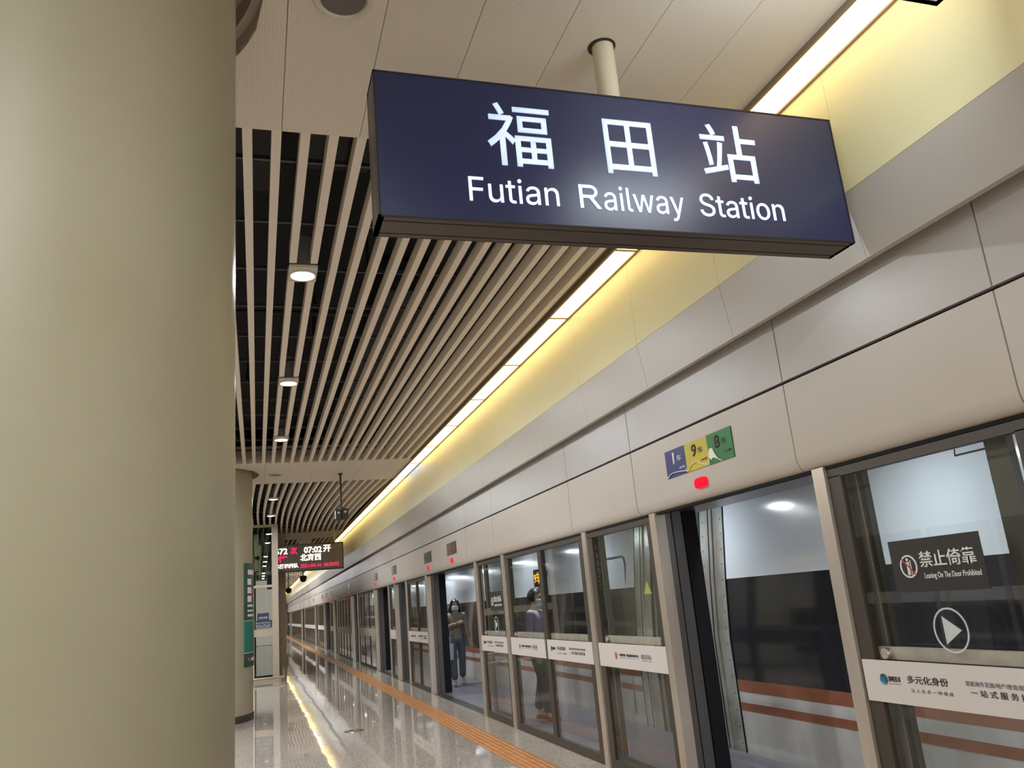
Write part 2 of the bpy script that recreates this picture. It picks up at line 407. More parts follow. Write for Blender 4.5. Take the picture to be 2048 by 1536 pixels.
# dark services in the void above the slats
d = MB()
for y0, y1, x0, x1, z0, z1 in ((4.3, 5.3, -.2, .12, 4.42, 4.7), (4.2, 5.1, .3, .75, 4.5, 4.7), (7.0, 13.5, 1.1, 1.6, 4.4, 4.7), (4.1, 14, -1.9, -1.3, 4.42, 4.7), (16.5, 26, .8, 1.2, 4.45, 4.7)):
    d.box(x0, x1, y0, y1, z0, z1)
for x, y in ((.1, 5.2), (.1, 7.6), (.55, 7.9), (-.1, 9.5), (.9, 6.4), (.8, 9.2), (1.4, 8.1)):
    d.tube([(x, y, 4.24), (x+.03, y+.1, 4.74)], .012, 6)
d.tube([(.43, 8.2, 4.3), (.30, 8.6, 4.27), (.34, 8.8, 4.4)], .01, 6)
d.tube([(-5, 7.7, 4.42), (2.6, 7.7, 4.42)], .025, 8).tube([(.62, 4.2, 4.45), (.62, 14, 4.45)], .03, 8)
d.obj('ceiling_ducting', M_['duct'], ceiling)

# ------------------------------------------------------------------ strip light line
strip = empty('strip_light', (2.74, 5, ZC)); tag(strip, 'long warm linear ceiling light of butted diffusers beside the cream wall', 'strip light')
strip.location = (0, 0, 0)
fr = MB().box(2.625, 2.643, -11, 95, ZC-.028, ZC+.04).box(2.84, 2.856, -11, 95, ZC-.012, ZC+.04)
fr.obj('light_frame', M_['stripframe'], strip)
dm = MB().box(2.643, 2.84, .005, 1.535, ZC-.002, ZC+.02).mesh('diffuser', M_['strip'])
dc = MB().box(2.643, 2.84, .005, 1.535, ZC-.002, ZC+.02).mesh('diffuser', M_['stripc'])
for k in range(-10, 58):
    y = 5.27+1.54*k
    inst('diffuser', dc if k in (6, 17, 18, 23, 25, 31, 36, 37) else dm, strip, (0, y, 0))
sj = MB().box(2.643, 2.84, -.013, .013, ZC-.008, ZC+.02).mesh('diffuser_joint', M_['stripframe'])
for k in range(-10, 58): inst('diffuser_joint', sj, strip, (0, 5.27+1.54*k, 0))
MB().box(2.62, 2.86, -11, 95, ZC+.03, ZC+.05).obj('light_backing', M_['white'], strip)

# ------------------------------------------------------------------ right wall: cream panels, grey panels, door header
wr = struct(empty('wall_right'))
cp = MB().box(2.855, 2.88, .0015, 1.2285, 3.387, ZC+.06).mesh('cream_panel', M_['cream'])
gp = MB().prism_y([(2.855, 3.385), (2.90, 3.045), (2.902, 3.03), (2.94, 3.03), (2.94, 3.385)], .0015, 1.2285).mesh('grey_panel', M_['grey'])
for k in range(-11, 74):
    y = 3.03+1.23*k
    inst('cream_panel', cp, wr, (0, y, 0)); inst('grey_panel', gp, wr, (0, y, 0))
MB().box(2.881, 2.95, -11, 95, 3.387, ZC+.6).obj('wall_backing', M_['joint'], wr)
HJ = [-10.2, -7.4, -4.6, -1.8, .98, 2.48, 3.985, 6.14, 7.65, 10.53, 12.04, 14.0, 15.5, 17.8, 19.3]
while HJ[-1] < 93: HJ.append(HJ[-1] + (1.5 if len(HJ) % 2 else 2.6))
for y0, y1 in zip(HJ[:-1], HJ[1:]):
    g = .0045
    low = [(3.0, 2.640), (3.0, 2.20), (3.004, 2.170), (3.014, 2.142), (3.03, 2.122), (3.05, 2.112), (3.09, 2.112), (3.09, 2.640)]
    MB().prism_y(low, y0+g, y1-g).obj('header_lower_panel', M_['header'], wr, smooth=True)
    MB().box(3.0, 3.03, y0+g, y1-g, 2.659, 3.12).obj('header_upper_panel', M_['headerUp'], wr)
MB().box(3.03, 3.50, -11, 95, 2.125, 3.5).obj('header_core', M_['joint'], wr)
MB().box(3.09, 3.50, -11, 95, 2.112, 2.126).box(3.50, 3.52, -11, 95, 2.112, 3.2).obj('header_soffit', M_['jamb'], wr)
MB().box(3.044, 3.085, -11, 95, 2.094, 2.1115).obj('header_gasket', M_['rubber'], wr)
MB().box(4.27, 4.30, -11, 95, -1, -.05).box(3.52, 7.5, -11, 95, 3.7, 3.8).box(3.0, 7.5, -11.1, -11, -1, 4.8).box(7.4, 7.5, -11, 95, -1, 3.7).box(4.31, 7.4, -11, 95, -1.1, -1).obj('tunnel_lining_light_stop', M_['duct'], wr)  # first box is an added dark wall that stops light leaking under the train
MB().box(-8, 7.5, 95, 95.3, -1, 4.8).obj('wall_far', M_['wallcream'])['kind'] = 'structure'

# ------------------------------------------------------------------ glass screen: panels
GZ0 = .03
def strip_kind_a(bn, y0, y1, x, full=True):
    """advertising line: round logo, wordmark, two lines of copy"""
    W = y1-y0; f = lambda u: y1-u*W/1.4
    MB().lathe([(.026, 0), (.026, .003)], (x, 0, 0), 20, 'x').obj('logo', M_['logoblue'], bn).location = (-.001-.003, f(.155), .995)
    text('lettering', '静瞳投资', M_['ink'], bn, (f(.19), f(.28), .985, 1.012), d=x)
    text('lettering', '多元化身份', M_['ink'], bn, (f(.33), f(.61), .985, 1.022), d=x, bold=.01)
    text('lettering', '让 人 生 多 一 种 维 度', M_['inkgrey'], bn, (f(.345), f(.63), .945, .962), d=x)
    text('lettering', '家庭海外发展/地产/教育/医疗/资本规划', M_['inkgrey'], bn, (f(.72), f(1.2), .998, 1.02), d=x)
    text('lettering', '一 站 式 服 务 提 供 商', M_['ink'], bn, (f(.74), f(1.18), .955, .985), d=x)
    if full: text('lettering', 'JINGTONG INVESTMENT', M_['inkgrey'], bn, (f(.19), f(.28), .972, .977), d=x, ext=.001)
def strip_kind_b(bn, y0, y1, x, full=True):
    """railway line: red ring emblem, company name, station name"""
    W = y1-y0; f = lambda u: y1-u*W/1.4
    lg = MB(); ring_x(lg, f(.40), .99, .017, .024, x-.003, x, 20)
    lg.prism_x([(f(.40)+.014, .955), (f(.40)-.014, .955), (f(.40)-.005, .968), (f(.40)+.005, .968)], x-.003, x)
    lg.prism_x([(f(.40)+.006, .968), (f(.40)-.006, .968), (f(.40)-.003, .992), (f(.40)-.007, 1.0), (f(.40)+.007, 1.0), (f(.40)+.003, .992)], x-.003, x)
    lg.obj('logo', M_['logored'], bn)
    text('lettering', '中国铁路广州局集团有限公司', M_['ink'], bn, (f(.47), f(.87), .982, 1.005), d=x, bold=.012)
    text('lettering', 'China Railway Guangzhou Group Co., Ltd', M_['inkgrey'], bn, (f(.47), f(.87), .965, .974), d=x, ext=.001)
    text('lettering', '福田站', M_['inkgrey'], bn, (f(.92), f(1.12), .975, 1.015), d=x, bold=.01)
    text('lettering', 'Futian Railway Station', M_['inkgrey'], bn, (f(.93), f(1.12), .956, .966), d=x, ext=.001)

def arrow_sticker(parent, cy, cz, r, x):
    mb = MB(); ring_x(mb, cy, cz, r*.92, r, x-.002, x, 40)
    s = r*.62
    mb.prism_x([(cy+s*.62, cz+s*1.0), (cy+s*.62, cz-s*1.0), (cy-s*1.0, cz)], x-.002, x)
    mb.obj('arrow_sticker', M_['stickg'], parent)
def notice(parent, ya, yb, x):
    """dark plate 'leaning prohibited' between far edge ya and near edge yb"""
    W = ya-yb; n = MB().box(x-.003, x, yb, ya, 1.412, 1.663).obj('notice', M_['sticker'], parent)
    cy, cz, r = ya-W*.2, 1.535, .055
    mb = MB(); ring_x(mb, cy, cz, r*.86, r, x-.006, x-.003, 32)
    mb.lathe([(.0075, 0), (.0075, .002)], (x-.006, cy+.004, cz+.033), 12, 'x')
    mb.prism_x([(cy+.013, cz+.022), (cy-.004, cz+.022), (cy-.004, cz-.012), (cy-.003, cz-.042), (cy+.003, cz-.042), (cy+.003, cz-.014), (cy+.006, cz-.042), (cy+.012, cz-.042), (cy+.012, cz-.01)], x-.005, x-.003)
    mb.box(x-.005, x-.003, cy-.016, cy-.012, cz-.042, cz+.03)
    mb.obj('pictogram', M_['stickw'], n)
    MB().prism_x([(cy+.040, cz+.036), (cy+.036, cz+.041), (cy-.040, cz-.036), (cy-.036, cz-.041)], x-.0075, x-.006).obj('pictogram_bar', M_['logored'], n)
    text('lettering', '禁止倚靠', M_['stickw'], n, (ya-W*.335, ya-W*.93, 1.525, 1.60), d=x-.003, bold=.01)
    text('lettering', 'Leaning On The Door Prohibited', M_['stickw'], n, (ya-W*.36, ya-W*.95, 1.465, 1.50), d=x-.003, ext=.0015)

def panel(y0, y1, label, kind='a', post_near=True, post_far=True, split=0, detail=2, stile=.075, group=None):
    """one glazed bay of the screen. y0 near end, y1 far end"""
    r = empty('glass_screen_panel', (0, 0, 0)); tag(r, label, 'glass panel', group)
    r.location = (3.07, (y0+y1)/2, 0); LX, LY = 3.07, (y0+y1)/2
    def fix(o): o.matrix_parent_inverse = Matrix.Translation((-LX, -LY, 0)); return o
    n = max(1, split); st = stile; Y0, Y1 = y0, y1; y0, y1 = y0+.051, y1-.051
    fm = MB()
    fm.box(3.048, 3.10, y0, y1, 2.045, 2.092).box(3.048, 3.10, y0, y1, 0.0, .085)
    for k in range(n+1):
        c = y0+(y1-y0)*k/n; a, bb = c-st/2, c+st/2
        if k == 0: a, bb = y0, y0+st+.03
        if k == n: a, bb = y1-st-.03, y1
        fm.box(3.048, 3.10, a, bb, .085, 2.05)
    fix(fm.obj('frame', M_['frame'], r))
    for k in range(n):
        a, bb = y0+(y1-y0)*k/n+st*.5, y0+(y1-y0)*(k+1)/n-st*.5
        fix(MB().add([(3.062, a, .08), (3.062, bb, .08), (3.062, bb, 2.055), (3.062, a, 2.055)], [(0, 1, 2, 3)]).obj('pane', M_['glass'], r))
        if detail:
            fix(MB().box(3.085, 3.11, a, bb, 1.086, 1.147).obj('rail', M_['rail'], r))
            bn = fix(MB().box(3.036, 3.048, a-.02, bb+.02, .882, 1.085).obj('banner', M_['banner'], r))
            if detail > 1:
                (strip_kind_a if (kind == 'a') == (k % 2 == 0) else strip_kind_b)(bn, a-.02, bb+.02, 3.036, full=detail > 2)
        else:
            fix(MB().box(3.036, 3.048, a-.02, bb+.02, .882, 1.085).obj('banner', M_['banner'], r))
    if detail > 1:
        for yy in ([y1-.17] if n == 1 else [y1-.17, y0+.17]):
            fix(MB().lathe([(.012, -.03), (.026, -.028), (.030, -.018), (.030, 0)], (3.085, yy, 1.115), 20, 'x').obj('knob', M_['steel'], r, smooth=True))
    if post_near: fix(MB().box(3.028, 3.12, Y0-.05, Y0+.05, 0, 2.112).obj('post', M_['steel'], r))
    if post_far: fix(MB().box(3.028, 3.12, Y1-.05, Y1+.05, 0, 2.112).obj('post', M_['steel'], r))
    return r, fix
def leaf(y0, y1, label, near_stile=.12, far_stile=.2):
    r = empty('sliding_door_leaf', (3.17, (y0+y1)/2, 0)); tag(r, label, 'door leaf')
    T = Matrix.Translation((-3.17, -(y0+y1)/2, 0))
    m = MB().box(3.15, 3.19, y0, y0+near_stile, .01, 2.10).box(3.15, 3.19, y1-far_stile, y1, .01, 2.10)
    m.box(3.15, 3.19, y0+near_stile, y1-far_stile, 2.06, 2.10).box(3.15, 3.19, y0+near_stile, y1-far_stile, .01, .10)
    m.obj('leaf_frame', M_['leaf'], r).matrix_parent_inverse = T
    e = MB().box(3.14, 3.152, y1-far_stile*.80, y1-far_stile*.42, .02, 2.06); e.obj('leaf_trim', M_['steel'], r).matrix_parent_inverse = T
    MB().add([(3.17, y0+.05, .08), (3.17, y1-.05, .08), (3.17, y1-.05, 2.08), (3.17, y0+.05, 2.08)], [(0, 1, 2, 3)]).obj('leaf_pane', M_['glassleaf'], r).matrix_parent_inverse = T
    return r
def jamb(y, label, group=None):
    """far side of an open doorway: face turned towards the camera, with a rubber edge"""
    r = empty('doorway_jamb', (3.2, y, 0)); tag(r, label, 'door jamb', group); T = Matrix.Translation((-3.2, -y, 0))
    a = MB().box(3.12, 3.185, y-.035, y+.05, 0, 2.115).obj('jamb_plate', M_['jamb'], r); a.matrix_parent_inverse = T
    a = MB().box(3.19, 3.275, y-.045, y+.05, 0, 2.115).obj('jamb_plate', M_['jamb2'], r); a.matrix_parent_inverse = T
    a = MB().box(3.28, 3.40, y-.06, y+.05, 0, 2.115).obj('rubber_edge', M_['rubber'], r); a.matrix_parent_inverse = T
    a = MB().box(3.05, 3.13, y+.0, y+.06, 0, 2.11).obj('jamb_stile', M_['frame'], r); a.matrix_parent_inverse = T

# near end (partly behind the camera)
panel(-.45, .98, 'glass screen panel behind the photographer, nearest the bare end', 'b', detail=0, post_far=False)
panel(.98, 2.43, 'glass screen panel just right of the picture edge', 'b', detail=0, post_far=False)
rE, fixE = panel(2.43, 3.855, 'big glass panel with black leaning notice, right of the open doorway', 'a', detail=3)
notice(rE, 3.455, 2.893, 3.060)
for c in rE.children:
    if c.name.startswith('notice'): c.matrix_parent_inverse = Matrix.Translation((-3.07, -(2.43+3.855)/2, 0))
arrow_sticker(rE, 3.165, 1.235, .102, 3.058)
for c in rE.children:
    if c.name.startswith('arrow'): c.matrix_parent_inverse = Matrix.Translation((-3.07, -(2.43+3.855)/2, 0))
leaf(2.72, 3.87, 'open sliding door leaf behind the glass panel with the black notice', .12, .22)
jamb(5.97, 'brushed metal jamb with black rubber edge, left side of the nearest open doorway')
rC, fixC = panel(5.955, 7.45, 'glass panel left of the nearest doorway, red railway emblem on its banner', 'b', detail=3)
leaf(6.05, 7.42, 'open sliding door leaf behind the glass left of the nearest doorway', .06, .1)
w_ = MB().prism_x([(6.52, 1.49), (6.37, 1.49), (6.445, 1.60)], 3.150, 3.152).prism_x([(6.495, 1.50), (6.395, 1.50), (6.445, 1.58)], 3.149, 3.150)
o = w_.obj('warning_triangle', M_['warn']); tag(o, 'small yellow warning triangle on the glass left of the nearest doorway', 'sticker')
rD, fixD = panel(7.45, 10.325, 'double leaf glass emergency door between the second and third steel posts', 'a', split=2, detail=2, stile=.12, post_near=False, post_far=False)
MB().box(3.028, 3.12, 10.275, 10.375, 0, 2.112).obj('post', M_['steel'], rD).matrix_parent_inverse = Matrix.Translation((-3.07, -(7.45+10.325)/2, 0))
rA, fixA = panel(10.325, 11.75, 'narrow glass panel with arrow sticker, right of the doorway with the masked woman', 'a', post_near=False)
notice(rA, 11.15, 10.55, 3.060); arrow_sticker(rA, 10.92, 1.235, .102, 3.058)
for c in rA.children:
    if c.name.startswith(('notice', 'arrow')): c.matrix_parent_inverse = Matrix.Translation((-3.07, -(10.325+11.75)/2, 0))
leaf(10.40, 11.72, 'open sliding door leaf behind the narrow glass panel beside the masked woman', .1, .12)
jamb(15.53, 'dark jamb left of the doorway with the masked woman')
panel(15.53, 17.77, 'two pane glass panel left of the doorway with the masked woman', 'a', split=2, detail=2)
jamb(19.32, 'dark jamb of the third doorway, just beyond the two pane glass')
panel(19.32, 20.31, 'single narrow glass pane between the third and fourth doorways', 'b', detail=1)
jamb(22.9, 'dark jamb on the far side of the fourth doorway')
panel(22.9, 26.9, 'three pane glass panel between the fourth and fifth doorways', 'b', split=3, detail=1)
jamb(28.76, 'dark jamb on the far side of the fifth doorway')
panel(28.76, 34.1, 'five pane glass panel between the fifth and sixth doorways', 'b', split=5, detail=1)
jamb(35.95, 'dark jamb on the far side of the sixth doorway')
panel(35.95, 37.5, 'short glass panel just past the sixth doorway', 'b', split=2, detail=0)
jamb(41.1, 'dark jamb on the far side of the seventh doorway')
panel(41.1, 45.3, 'three pane glass panel between the seventh and eighth doorways', 'b', split=3, detail=0)
jamb(47.75, 'dark jamb on the far side of the eighth doorway')
panel(47.75, 58.4, 'seven pane glass panel between the eighth and ninth doorways', 'b', split=7, detail=0)
jamb(62.6, 'dark jamb on the far side of the ninth doorway')
panel(62.6, 81, 'long far glass screen with people standing behind it', 'b', split=10, detail=0)
jamb(85, 'dark jamb of the farthest doorway at the end of the platform')
panel(85, 94.8, 'last glass screen panel at the far platform end', 'b', split=6, detail=0)

# ------------------------------------------------------------------ red door lamps and number plates on the header
REDS = [5.06, 13.03, 15.02, 19.03, 22.18, 28.9, 36.17, 38.87, 41.32, 47.9, 60.1, 63.7, 83.5, 90.4]
ORD = ['first', 'second', 'third', 'fourth', 'fifth', 'sixth', 'seventh', 'eighth', 'ninth', 'tenth', 'eleventh', 'twelfth', 'thirteenth', 'fourteenth', 'fifteenth', 'sixteenth', 'seventeenth', 'eighteenth', 'nineteenth', 'twentieth', 'twenty-first']
WHERE = ['below the blue, yellow and green car sign', 'above the doorway with the masked woman', 'above the dark jamb left of the masked woman', 'fourth along the header', 'fifth along the header',
         'sixth along the header', 'seventh along the header', 'eighth along the header', 'ninth along the header', 'tenth along the header', 'eleventh along the header', 'twelfth along the header', 'thirteenth along the header', 'farthest on the header']
for y, wh in zip(REDS, WHERE):
    r = empty('signal_lamp', (3.0, y, 2.225)); tag(r, 'glowing red signal lamp '+wh, 'signal lamp', 'red signal lamps on the door header')
    pts = []
    for k in range(20):
        a = 2*math.pi*k/20; ca, sa = math.cos(a), math.sin(a)
        pts.append((.088*math.copysign(abs(ca)**.6, ca), .038*math.copysign(abs(sa)**.6, sa)))
    MB().prism_x(pts, -.014, 0).obj('lens', M_['red'], r)
    MB().prism_x([(p[0]*1.08, p[1]*1.12) for p in pts], -.004, .002).obj('bezel', M_['white'], r)
for y, wh in zip(REDS[1:10], WHERE[1:10]):
    r = empty('door_number_sign', (3.0, y, 2.42)); tag(r, 'dark number plate over the red lamp '+wh, 'sign', 'number plates over the red lamps')
    MB().box(-.008, 0, -.005, .33, -.10, .09).obj('plate', M_['plate'], r)
    MB().box(-.008, 0, -.33, -.012, -.10, .09).obj('plate', M_['sticker'], r)
    if y < 16: text('lettering', '9车 1车' if y < 14 else '10 车', M_['green'] if y > 14 else M_['logored'], r, (.3, -.28, -.06, .05), d=-.008)
cs = empty('car_number_sign', (3.0, 5.07, 2.43)); tag(cs, 'blue, yellow and green car number sign 1, 9 and 8 on the door header', 'sign')
SY = [5.539, 5.229, 4.912, 4.598]
for k, (mt, num, im) in enumerate((('blue', '1', 'stickw'), ('yellow', '9', 'ink'), ('green', '8', 'ink'))):
    ya, yb = SY[k]-5.07, SY[k+1]-5.07
    p = MB().box(-.006-.001*k, 0, yb, ya, -.105, .10).obj('plate', M_[mt], cs)
    p['label'] = mt+' plate'
    W = ya-yb
    text('lettering', num, M_[im], p, (ya-W*(.38 if k == 0 else .30), ya-W*(.47 if k == 0 else .52), -.012, .076), d=-.007-.001*k, bold=.02)
    text('lettering', '车', M_[im], p, (ya-W*.57, ya-W*.80, .0, .045), d=-.007-.001*k)
    text('lettering', ('-8车', '-16车', '-1车')[k], M_[im], p, (ya-W*.62, ya-W*.95, -.062, -.042), d=-.007-.001*k)
# highlight on the peeled clear film, shaped as pale wavy tubes and a patch
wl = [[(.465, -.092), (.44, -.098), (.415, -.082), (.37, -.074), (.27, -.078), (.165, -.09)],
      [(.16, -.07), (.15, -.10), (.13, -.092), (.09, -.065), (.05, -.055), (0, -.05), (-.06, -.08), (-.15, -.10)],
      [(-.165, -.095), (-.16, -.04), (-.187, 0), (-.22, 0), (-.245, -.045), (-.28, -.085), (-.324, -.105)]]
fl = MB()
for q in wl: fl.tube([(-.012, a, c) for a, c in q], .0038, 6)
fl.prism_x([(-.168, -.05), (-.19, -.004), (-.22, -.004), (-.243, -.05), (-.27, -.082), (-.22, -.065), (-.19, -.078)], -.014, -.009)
fl.obj('film_highlight', M_['film'], cs)

# ------------------------------------------------------------------ train
train = empty('train', (4.36, 20, 0)); tag(train, 'white train with black window band and two brown stripes beyond the glass', 'train'); train.location = (0, 0, 0)
def tx(z):
    P = [(-1, 4.37), (.0, 4.36), (1.0, 4.36), (1.56, 4.405), (1.95, 4.45), (2.3, 4.49), (2.6, 4.58), (2.9, 4.80), (3.15, 5.25)]
    for (a, xa), (c, xc) in zip(P[:-1], P[1:]):
        if z <= c: return xa+(xc-xa)*(z-a)/(c-a)
    return P[-1][1]
def skin_strip(zs, y0, y1, off=0, th=.02):
    pts = [(tx(z)-off, z) for z in zs] + [(tx(z)-off+th, z) for z in zs[::-1]]
    return MB().prism_y(pts, y0, y1)
ZU = [1.556, 1.75, 1.95, 2.12, 2.3, 2.45, 2.6, 2.75, 2.9, 3.15]
for ya, yb in ((-11, 7.24), (9.35, 34.3), (36.5, 61), (63.2, 94)):
    skin_strip(ZU, ya, yb, 0, .05).obj('car_upper_side', M_['trainw'], train, smooth=True)
    skin_strip([-.9, -.45, 0, .3, .626], ya, yb, 0, .05).obj('car_lower_side', M_['trainlow'], train, smooth=True)
    skin_strip([.626, 1.0, 1.28, 1.556], ya, yb, 0, .05).obj('window_band', M_['trainwin'], train, smooth=True)
    for z0, z1 in ((.522, .626), (.353, .424)): skin_strip([z0, z1], ya, yb, .003, .01).obj('stripe', M_['trainstripe'], train)
    MB().box(5.2, 7.3, ya, yb, 3.1, 3.15).box(4.5, 7.3, ya+.02, ya+.05, -.9, 3.1).box(4.5, 7.3, yb-.05, yb-.02, -.9, 3.1).obj('car_body', M_['bellows'], train)
    y = ya+.9 if ya > 0 else 5.95-1.75*9
    while y+1.3 < yb:
        if not (ya == 9.35 and abs(y-10.2) < .8):
            skin_strip([.72, 1.0, 1.28, 1.48], y, y+1.22, .002, .01).obj('window', M_['trainpane'], train, smooth=True)
        y += 1.75
def end_frame(y0, y1, s):
    zs = [-.9, 0, .5, 1.0, 1.56, 1.95, 2.3, 2.6, 2.9, 3.15]
    m = skin_strip(zs, y0, y1, .004, .06); n = int(3.2/.16)
    m.prism_y([(tx(z)-.022, z) for z in zs]+[(tx(z), z) for z in zs[::-1]], y0+(y1-y0)*.42, y0+(y1-y0)*.50)
    o = m.obj('end_frame', M_['trainend'], train, smooth=True)
    k = MB()
    for q in range(n):
        z = .05+q*.15
        for yy in (y0+(y1-y0)*.12, y0+(y1-y0)*.86): k.lathe([(.007, 0), (.004, -.004)], (tx(z)-.005, yy, z), 6, 'x')
    k.obj('rivet_line', M_['rubber'], train)
    for yy in (y0, y0+(y1-y0)*.62, y1):
        skin_strip(zs, yy-.007, yy+.007, .008, .03).obj('rubber_seam', M_['rubber'], train, smooth=True)
end_frame(7.25, 7.72, 1); end_frame(8.90, 9.34, -1)
for ya, yb in ((7.73, 8.89), (34.31, 36.49), (61.01, 63.19)):
    m = MB(); n = 9
    for k in range(n):
        a = ya+(yb-ya)*k/n; c = ya+(yb-ya)*(k+1)/n; q = (a+c)/2
        zs = [-.5, 1.0, 2.3, 3.0]
        m.add([(tx(z)+.10, a, z) for z in zs]+[(tx(z)+.04, q, z) for z in zs]+[(tx(z)+.10, c, z) for z in zs],
              [(i, i+1, i+5, i+4) for i in range(3)]+[(i+4, i+5, i+9, i+8) for i in range(3)])
    m.obj('gangway_bellows', M_['bellows'], train)
# passenger door outline and handle on the second car, orange destination display
dr = MB()
pts = [(9.62, .1), (9.62, 1.86), (9.66, 1.93), (9.74, 1.95), (10.5, 1.95), (10.58, 1.93), (10.62, 1.86), (10.62, .1)]
dr.tube([(tx(z)-.004, y, z) for y, z in pts], .016, 6); dr.obj('door_seal', M_['bellows'], train)
dd = MB().box(4.36, 4.43, 12.70, 13.08, 1.70, 1.975).obj('destination_display', M_['rubber'], train); dd['label'] = 'black display with orange figures'
text('lettering', '9车', M_['ledorange'], dd, (13.05, 12.74, 1.75, 1.93), d=4.36)
# rounded corner notch plate on the nearest car
nt_ = MB().tube([(tx(2.22)-.003, 4.0, 2.22), (tx(2.22)-.003, 4.28, 2.22), (tx(2.36)-.003, 4.28, 2.36)], .007, 6); nt_.obj('access_hatch', M_['rubber'], train)

# ------------------------------------------------------------------ columns
def column(cx, cy, label, signs=False):
    r = empty('column', (cx, cy, 0)); tag(r, label, 'column', 'round cream columns')
    MB().lathe([(RC, .11), (RC, ZC+.6)], (0, 0, 0), 96).obj('shaft', M_['column'], r, smooth=True)
    MB().lathe([(RC+.012, 0), (RC+.012, .10), (RC+.006, .11), (RC-.01, .11)], (0, 0, 0), 96).obj('base_ring', M_['baseblk'], r, smooth=True)
    n = 72; m = MB()
    prof = [(R1, ZC-.001), (R1, ZC+.09), (R1-.035, ZC+.10), (R1-.035, ZC+.2), (RC, ZC+.2)]
    vs = [(q[0]*math.cos(2*math.pi*k/n), q[0]*math.sin(2*math.pi*k/n), q[1]) for q in prof for k in range(n)]
    m.add(vs, [(i*n+k, i*n+(k+1) % n, (i+1)*n+(k+1) % n, (i+1)*n+k) for i in range(len(prof)-1) for k in range(n)])
    m.obj('ceiling_collar', M_['fascia'], r, smooth=True)
    return r
LBL = ['round cream column behind the photographer', 'huge round cream column filling the left of the picture', 'round cream column with a dark green sign, beyond the near column',
       'round cream column hidden behind the lift', 'third cream column beyond the lift']
for k, (cx, cy) in enumerate(CC[:5]): column(cx, cy, LBL[k])
# curved sign on the far column
g = empty('column_sign', (-.9, 15.2, 0)); tag(g, 'tall dark green and teal wayfinding sign wrapped on the far column', 'sign')
def arc_plate(a0, a1, r, z0, z1, name, m, parent):
    n = 10; pts = []
    for k in range(n+1):
        a = a0+(a1-a0)*k/n; pts.append((r*math.cos(a), r*math.sin(a)))
    for k in range(n, -1, -1):
        a = a0+(a1-a0)*k/n; pts.append(((r-.015)*math.cos(a), (r-.015)*math.sin(a)))
    return MB().prism_z(pts, z0, z1).obj(name, m, parent)
A0, A1 = math.radians(-34), math.radians(12)
arc_plate(A0, A1, RC+.016, .845, 1.055, 'panel', M_['dgreen'], g)
arc_plate(A0, A1, RC+.016, 1.065, 1.57, 'panel', M_['teal'], g)
arc_plate(A0, A1, RC+.016, 1.58, 2.52, 'panel', M_['dgreen'], g)
arc_plate(A0, A1, RC+.017, 1.056, 1.064, 'divider', M_['stickw'], g); arc_plate(A0, A1, RC+.017, 1.571, 1.579, 'divider', M_['stickw'], g)
for z0, z1, a, c in ((2.33, 2.41, -27, -6), (2.16, 2.26, -28, -18), (2.02, 2.12, -28, -18), (1.88, 1.98, -28, -18), (1.80, 1.835, -28, -12), (1.72, 1.75, -28, -12), (1.64, 1.68, -28, -10), (.93, .98, -18, -2)):
    arc_plate(math.radians(a), math.radians(c), RC+.019, z0, z1, 'lettering', M_['stickw'], g)
arc_plate(math.radians(-17), math.radians(-13), RC+.019, 1.93, 2.10, 'lettering', M_['logored'], g)
arc_plate(math.radians(-27), math.radians(-22), RC+.019, .93, .98, 'lettering', M_['logored'], g)

# ------------------------------------------------------------------ lift, wall beyond
lift = empty('lift_shaft', (-.9, 24.5, 0)); tag(lift, 'glass lift shaft with beige frame and handrail behind the far column', 'lift')
T = Matrix.Translation((.9, -24.5, 0))
def L_(mb, n, m, **k):
    o = mb.obj(n, m, lift, **k); o.matrix_parent_inverse = T; return o
y0 = 23.45
L_(MB().box(.385, .55, y0, y0+.17, 0, ZC).box(-2.35, -2.2, y0, y0+.17, 0, ZC).box(.385, .55, 25.05, 25.22, 0, ZC).box(-2.35, -2.2, 25.05, 25.22, 0, ZC), 'corner_post', M_['liftsteel'])
for z0, z1 in ((4.02, 4.09), (2.41, 2.475), (1.15, 1.34), (0, .06)):
    L_(MB().box(-2.2, .385, y0+.02, y0+.15, z0, z1).box(.42, .54, y0+.17, 25.05, z0, z1), 'cross_beam', M_['liftsteel'])
for z0, z1 in ((.06, 1.15), (1.34, 2.41), (2.475, 4.02)):
    L_(MB().box(-2.2, .385, y0+.07, y0+.08, z0, z1), 'pane', M_['liftglass'])
    L_(MB().box(.47, .48, y0+.17, 25.05, z0, z1), 'pane', M_['liftglass'])
L_(MB().box(-.13, -.08, y0+.0, y0+.05, .06, 2.41), 'door_frame', M_['steel'])
L_(MB().box(-2.2, .4, 25.10, 25.15, 0, ZC), 'back_wall', M_['liftin'])
L_(MB().box(.10, .14, 24.6, 24.66, 0, 4.09).box(-.05, -.02, 24.3, 24.36, 0, 4.09).box(.22, .3, 24.9, 25.0, 0, 4.09), 'guide_rail', M_['jamb'])
L_(MB().box(-.08, .04, 24.2, 24.3, 2.9, 3.9).box(.05, .09, 24.2, 24.25, 2.7, 3.6).box(-.1, .12, 24.2, 24.3, 3.2, 3.3), 'lift_gear', M_['steel'])
s = L_(MB().box(-.07, .375, y0-.012, y0-.002, 1.37, 1.56).box(0.0, .30, y0-.012, y0-.002, 1.56, 1.75), 'notice', mat('notice_navy', (.022, .028, .07), .35)); s['label'] = 'dark blue notice with white lettering'
for z, tt in ((1.50, '乘 坐 电 梯 请 看 护'), (1.445, '好 老 人 和 小 孩'), (1.41, 'Please take care of children')):
    t_ = text('lettering', tt, M_['stickw'], s, (-.03, .33, z-.02, z+.015), 'y-', y0-.012)
